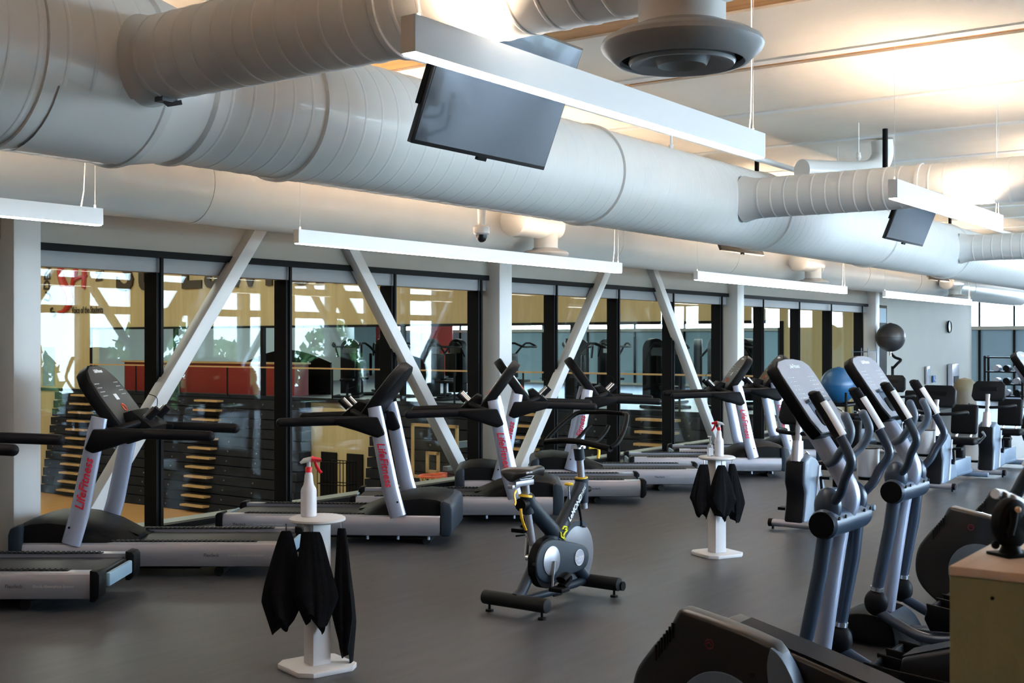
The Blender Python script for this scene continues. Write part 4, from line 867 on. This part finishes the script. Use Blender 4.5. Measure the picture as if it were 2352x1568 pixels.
b=MB(); b.tube([(0,0,1.36),(0,0,1.438)],.03,10); b.obj('steel_tip','steel',bs); b=MB(); b.lathe([(.001,0),(.25,0),(.25,.02),(.03,.05),(.001,.05)],24); b.obj('post_base','black',bs)
t=thuv('exercise_ball','black exercise ball raised high in front of the last column','ball',24.4,7.95,1.44); b=MB(); b.ball((0,0,.29),.29,36,24); b.obj('ball_body','blackball',t)
b=MB(); b.tube([(.293*math.cos(a),.293*math.sin(a),.29) for a in [2*PI*i/40 for i in range(41)]],.003,5); b.tube([(.03*math.cos(a),.03*math.sin(a),.583) for a in [2*PI*i/14 for i in range(15)]],.004,5); b.obj('seam_ring','dark_grey',t)
# ---- wall fittings
def wt(name,label,cat,u,z): 
    return thuv(name,label,cat,u,8.47,z)
t=wt('wall_clock','black-rimmed wall clock high on the white wall past the columns','clock',30.4,1.86)
b=MB(); b.lathe([(.13,0),(.155,0),(.155,.04),(.13,.04)],32,rot('X',PI/2)@T(0,.15,0)); b.obj('rim','black',t)
b=MB(); b.lathe([(.001,.01),(.13,.01),(.13,.02),(.001,.02)],32,rot('X',PI/2)@T(0,.15,0)); b.obj('dial','cream',t)
b=MB(); b.box(-.004,.004,-.03,-.026,.15,.25); b.box(0,.07,-.03,-.026,.146,.154); b.obj('hands','black',t)
t=wt('wall_phone_panel','narrow grey panel on the white wall beside the blue sign','panel',28.6,.65); b=MB(); b.box(-.12,.12,-.05,.0,0,.42); b.obj('panel_body','console',t,bevel=.01); b=MB(); b.box(-.07,.07,-.056,-.05,.2,.36); b.obj('panel_face','frosted',t)
t=wt('wall_sign','small blue square sign on the white wall','sign',29.15,.68); b=MB(); b.box(-.1,.1,-.02,0,0,.16); b.obj('sign_plate','wallblue',t); b=MB(); b.tube([(0,-.023,.11),(0,-.023,.07),(.04,-.023,.06),(.05,-.023,.03)],.008,5); b.ball((0,-.023,.13),.013,10,6); b.obj('pictogram','white_ink',t)
t=wt('wall_dispenser','grey dispenser cabinet on the white wall below the clock','dispenser',30.6,.45); b=MB(); b.box(-.3,.3,-.12,0,0,.65); b.obj('cabinet','console',t,bevel=.02); b=MB(); b.box(-.2,.2,-.135,-.12,.1,.35); b.obj('tray','dark_grey',t)
t=thuv('waste_bin','tall brown round-topped bin beyond the recumbent bikes','bin',22.4,5.96); b=MB(); b.lathe([(.001,0),(.19,0),(.2,.02),(.2,.78)],28); b.obj('bin_body',mat('brown_bin_plastic',srgb(96,88,76),.6),t); b=MB(); b.lathe([(.205,.76),(.205,.80),(.18,.9),(.12,.97),(.001,1.0)],28); b.obj('domed_lid',mat('tan_bin_lid',srgb(96,88,66),.6),t)
# weight racks in the far hall
def wrack(u,v,label,w=.9):
    t=thuv('weight_rack',label,'rack',u,v,0,0,'weight racks in the far hall'); b=MB()
    for y in (-w/2,w/2):
        for x in (-.2,.2): b.tube([(x,y,0),(x,y,1.25)],.035,8)
    for z in (.12,.45,.8,1.2): b.box(-.22,.22,-w/2,w/2,z-.02,z+.02)
    b.obj('rack_frame','black',t)
    for z in (.22,.55,.9):
        for k in range(3):
            y=-w/2+.17+k*.27
            b=MB(); b.tube([(-.15,y,z),(.15,y,z)],.09,14); b.obj('weight_plate','rail' if (k+int(z*10))%2 else 'black',t)
    return t
wrack(35.5,8.35,'weight rack left of the two in the bright far hall',1.0); wrack(35.0,6.9,'weight rack at the right of the two in the bright far hall',.8); wrack(37,5.4,'low weight rack farthest right in the far hall',1.2)
bn=thuv('weight_bench','flat weight bench in the bright far hall at the right edge','bench',30.5,5.6)
b=MB(); b.box(-.6,.6,-.15,.15,.42,.5); b.obj('bench_pad','black',bn,bevel=.03); b=MB(); b.tube([(-.5,0,.05),(-.4,0,.42)],.03,8); b.tube([(.5,0,.05),(.4,0,.42)],.03,8); b.tube([(-.5,-.25,.03),(-.5,.25,.03)],.03,8); b.tube([(.5,-.25,.03),(.5,.25,.03)],.03,8); b.obj('bench_leg','steel',bn)
# ---- foreground box and the round device on it
bx=thing('wooden_box','tall olive-grey wooden box at the lower right corner, pale top','box',(.800,2.205,0),TH)
b=MB(); b.box(0,.34,-.42,0,0,1.222); b.obj('box_body','olive',bx,bevel=.002)
b=MB(); b.box(-.001,.34,-.42,.001,1.223,1.240); b.obj('box_top','plytop',bx,bevel=.002)
b=MB(); b.tube([(.0,-.075,1.19),(-.0015,-.075,1.19)],.0035,8); b.obj('screw_head','dark_grey',bx)
rd=thing('round_device','small black round device with a lever standing on the olive wooden box','device',(.955,2.31,1.2405),.35)
b=MB(); b.box(-.032,.045,-.03,.03,0,.006); b.tube([(0,0,.005),(0,0,.02)],[.022,.016],16); b.obj('foot_plate','black',rd,bevel=.001)
b=MB(); mm=Matrix.Translation((0,0,.062))@rot('X',PI/2)@Matrix.Diagonal((.85,1.08,1,1)); b.lathe([(.001,-.018),(.034,-.018),(.043,-.012),(.046,0),(.043,.012),(.034,.018),(.001,.018)],40,mm); b.ball((-.036,-.0,.022),.008); b.obj('round_body','black',rd)
b=MB(); b.tube([(-.012,-.022,.09),(-.016,-.024,.065),(-.022,-.022,.045)],[.009,.007,.008],12); b.obj('lever','dark_grey',rd); b=MB(); b.ball((-.010,-.03,.092),.006,12,8); b.obj('lever_tip','plytop',rd)
b=MB()
for k in range(3): b.tube([(-.01+.02*k,.03,.115-.006*k),(.03+.02*k,.05,.108-.008*k)],.010,10)
b.obj('silver_rib','steel',rd)
# ============================================================ LIGHT, WORLD, CAMERA
w=bpy.data.worlds.new('sky'); sc.world=w; w.use_nodes=True; nt=w.node_tree; bg=nt.nodes['Background']
tc=nt.nodes.new('ShaderNodeTexCoord'); sx=nt.nodes.new('ShaderNodeSeparateXYZ'); cr=nt.nodes.new('ShaderNodeValToRGB')
nt.links.new(tc.outputs['Generated'],sx.inputs[0]); nt.links.new(sx.outputs['Z'],cr.inputs[0]); nt.links.new(cr.outputs[0],bg.inputs[0])
cr.color_ramp.elements[0].position=.0; cr.color_ramp.elements[0].color=(.68,.84,1,1); cr.color_ramp.elements[1].position=.6; cr.color_ramp.elements[1].color=(.42,.62,1,1)
bg.inputs[1].default_value=WORLD
def portal(u,v,z,sx_,sy_,du,dv):
    l=bpy.data.lights.new('daylight_portal','AREA'); l.shape='RECTANGLE'; l.size=sx_; l.size_y=sy_; l.cycles.is_portal=True
    o=bpy.data.objects.new('daylight_portal',l); COL.objects.link(o); o.location=(*XY(u,v),z)
    d=Vector((du*S-dv*C,du*C+dv*S,0)); o.rotation_euler=d.to_track_quat('-Z','Y').to_euler()
portal(16.8,V0-.25,1.95,20.6,3.8,0,1); portal(U1+.25,14,1.5,44,3,-1,0)
cam=bpy.data.cameras.new('camera'); co=bpy.data.objects.new('camera',cam); COL.objects.link(co)
cam.sensor_width=36; cam.lens=F/2352*36; cam.clip_end=300; co.location=(0,0,H); co.rotation_euler=(PI/2,0,0)
cam.dof.use_dof=True; cam.dof.focus_distance=8.0; cam.dof.aperture_fstop=9
sc.camera=co
sc.view_settings.view_transform='Standard'; sc.view_settings.look='None'; sc.view_settings.gamma=1; sc.view_settings.use_curve_mapping=False
sc.view_settings.exposure=EXPO
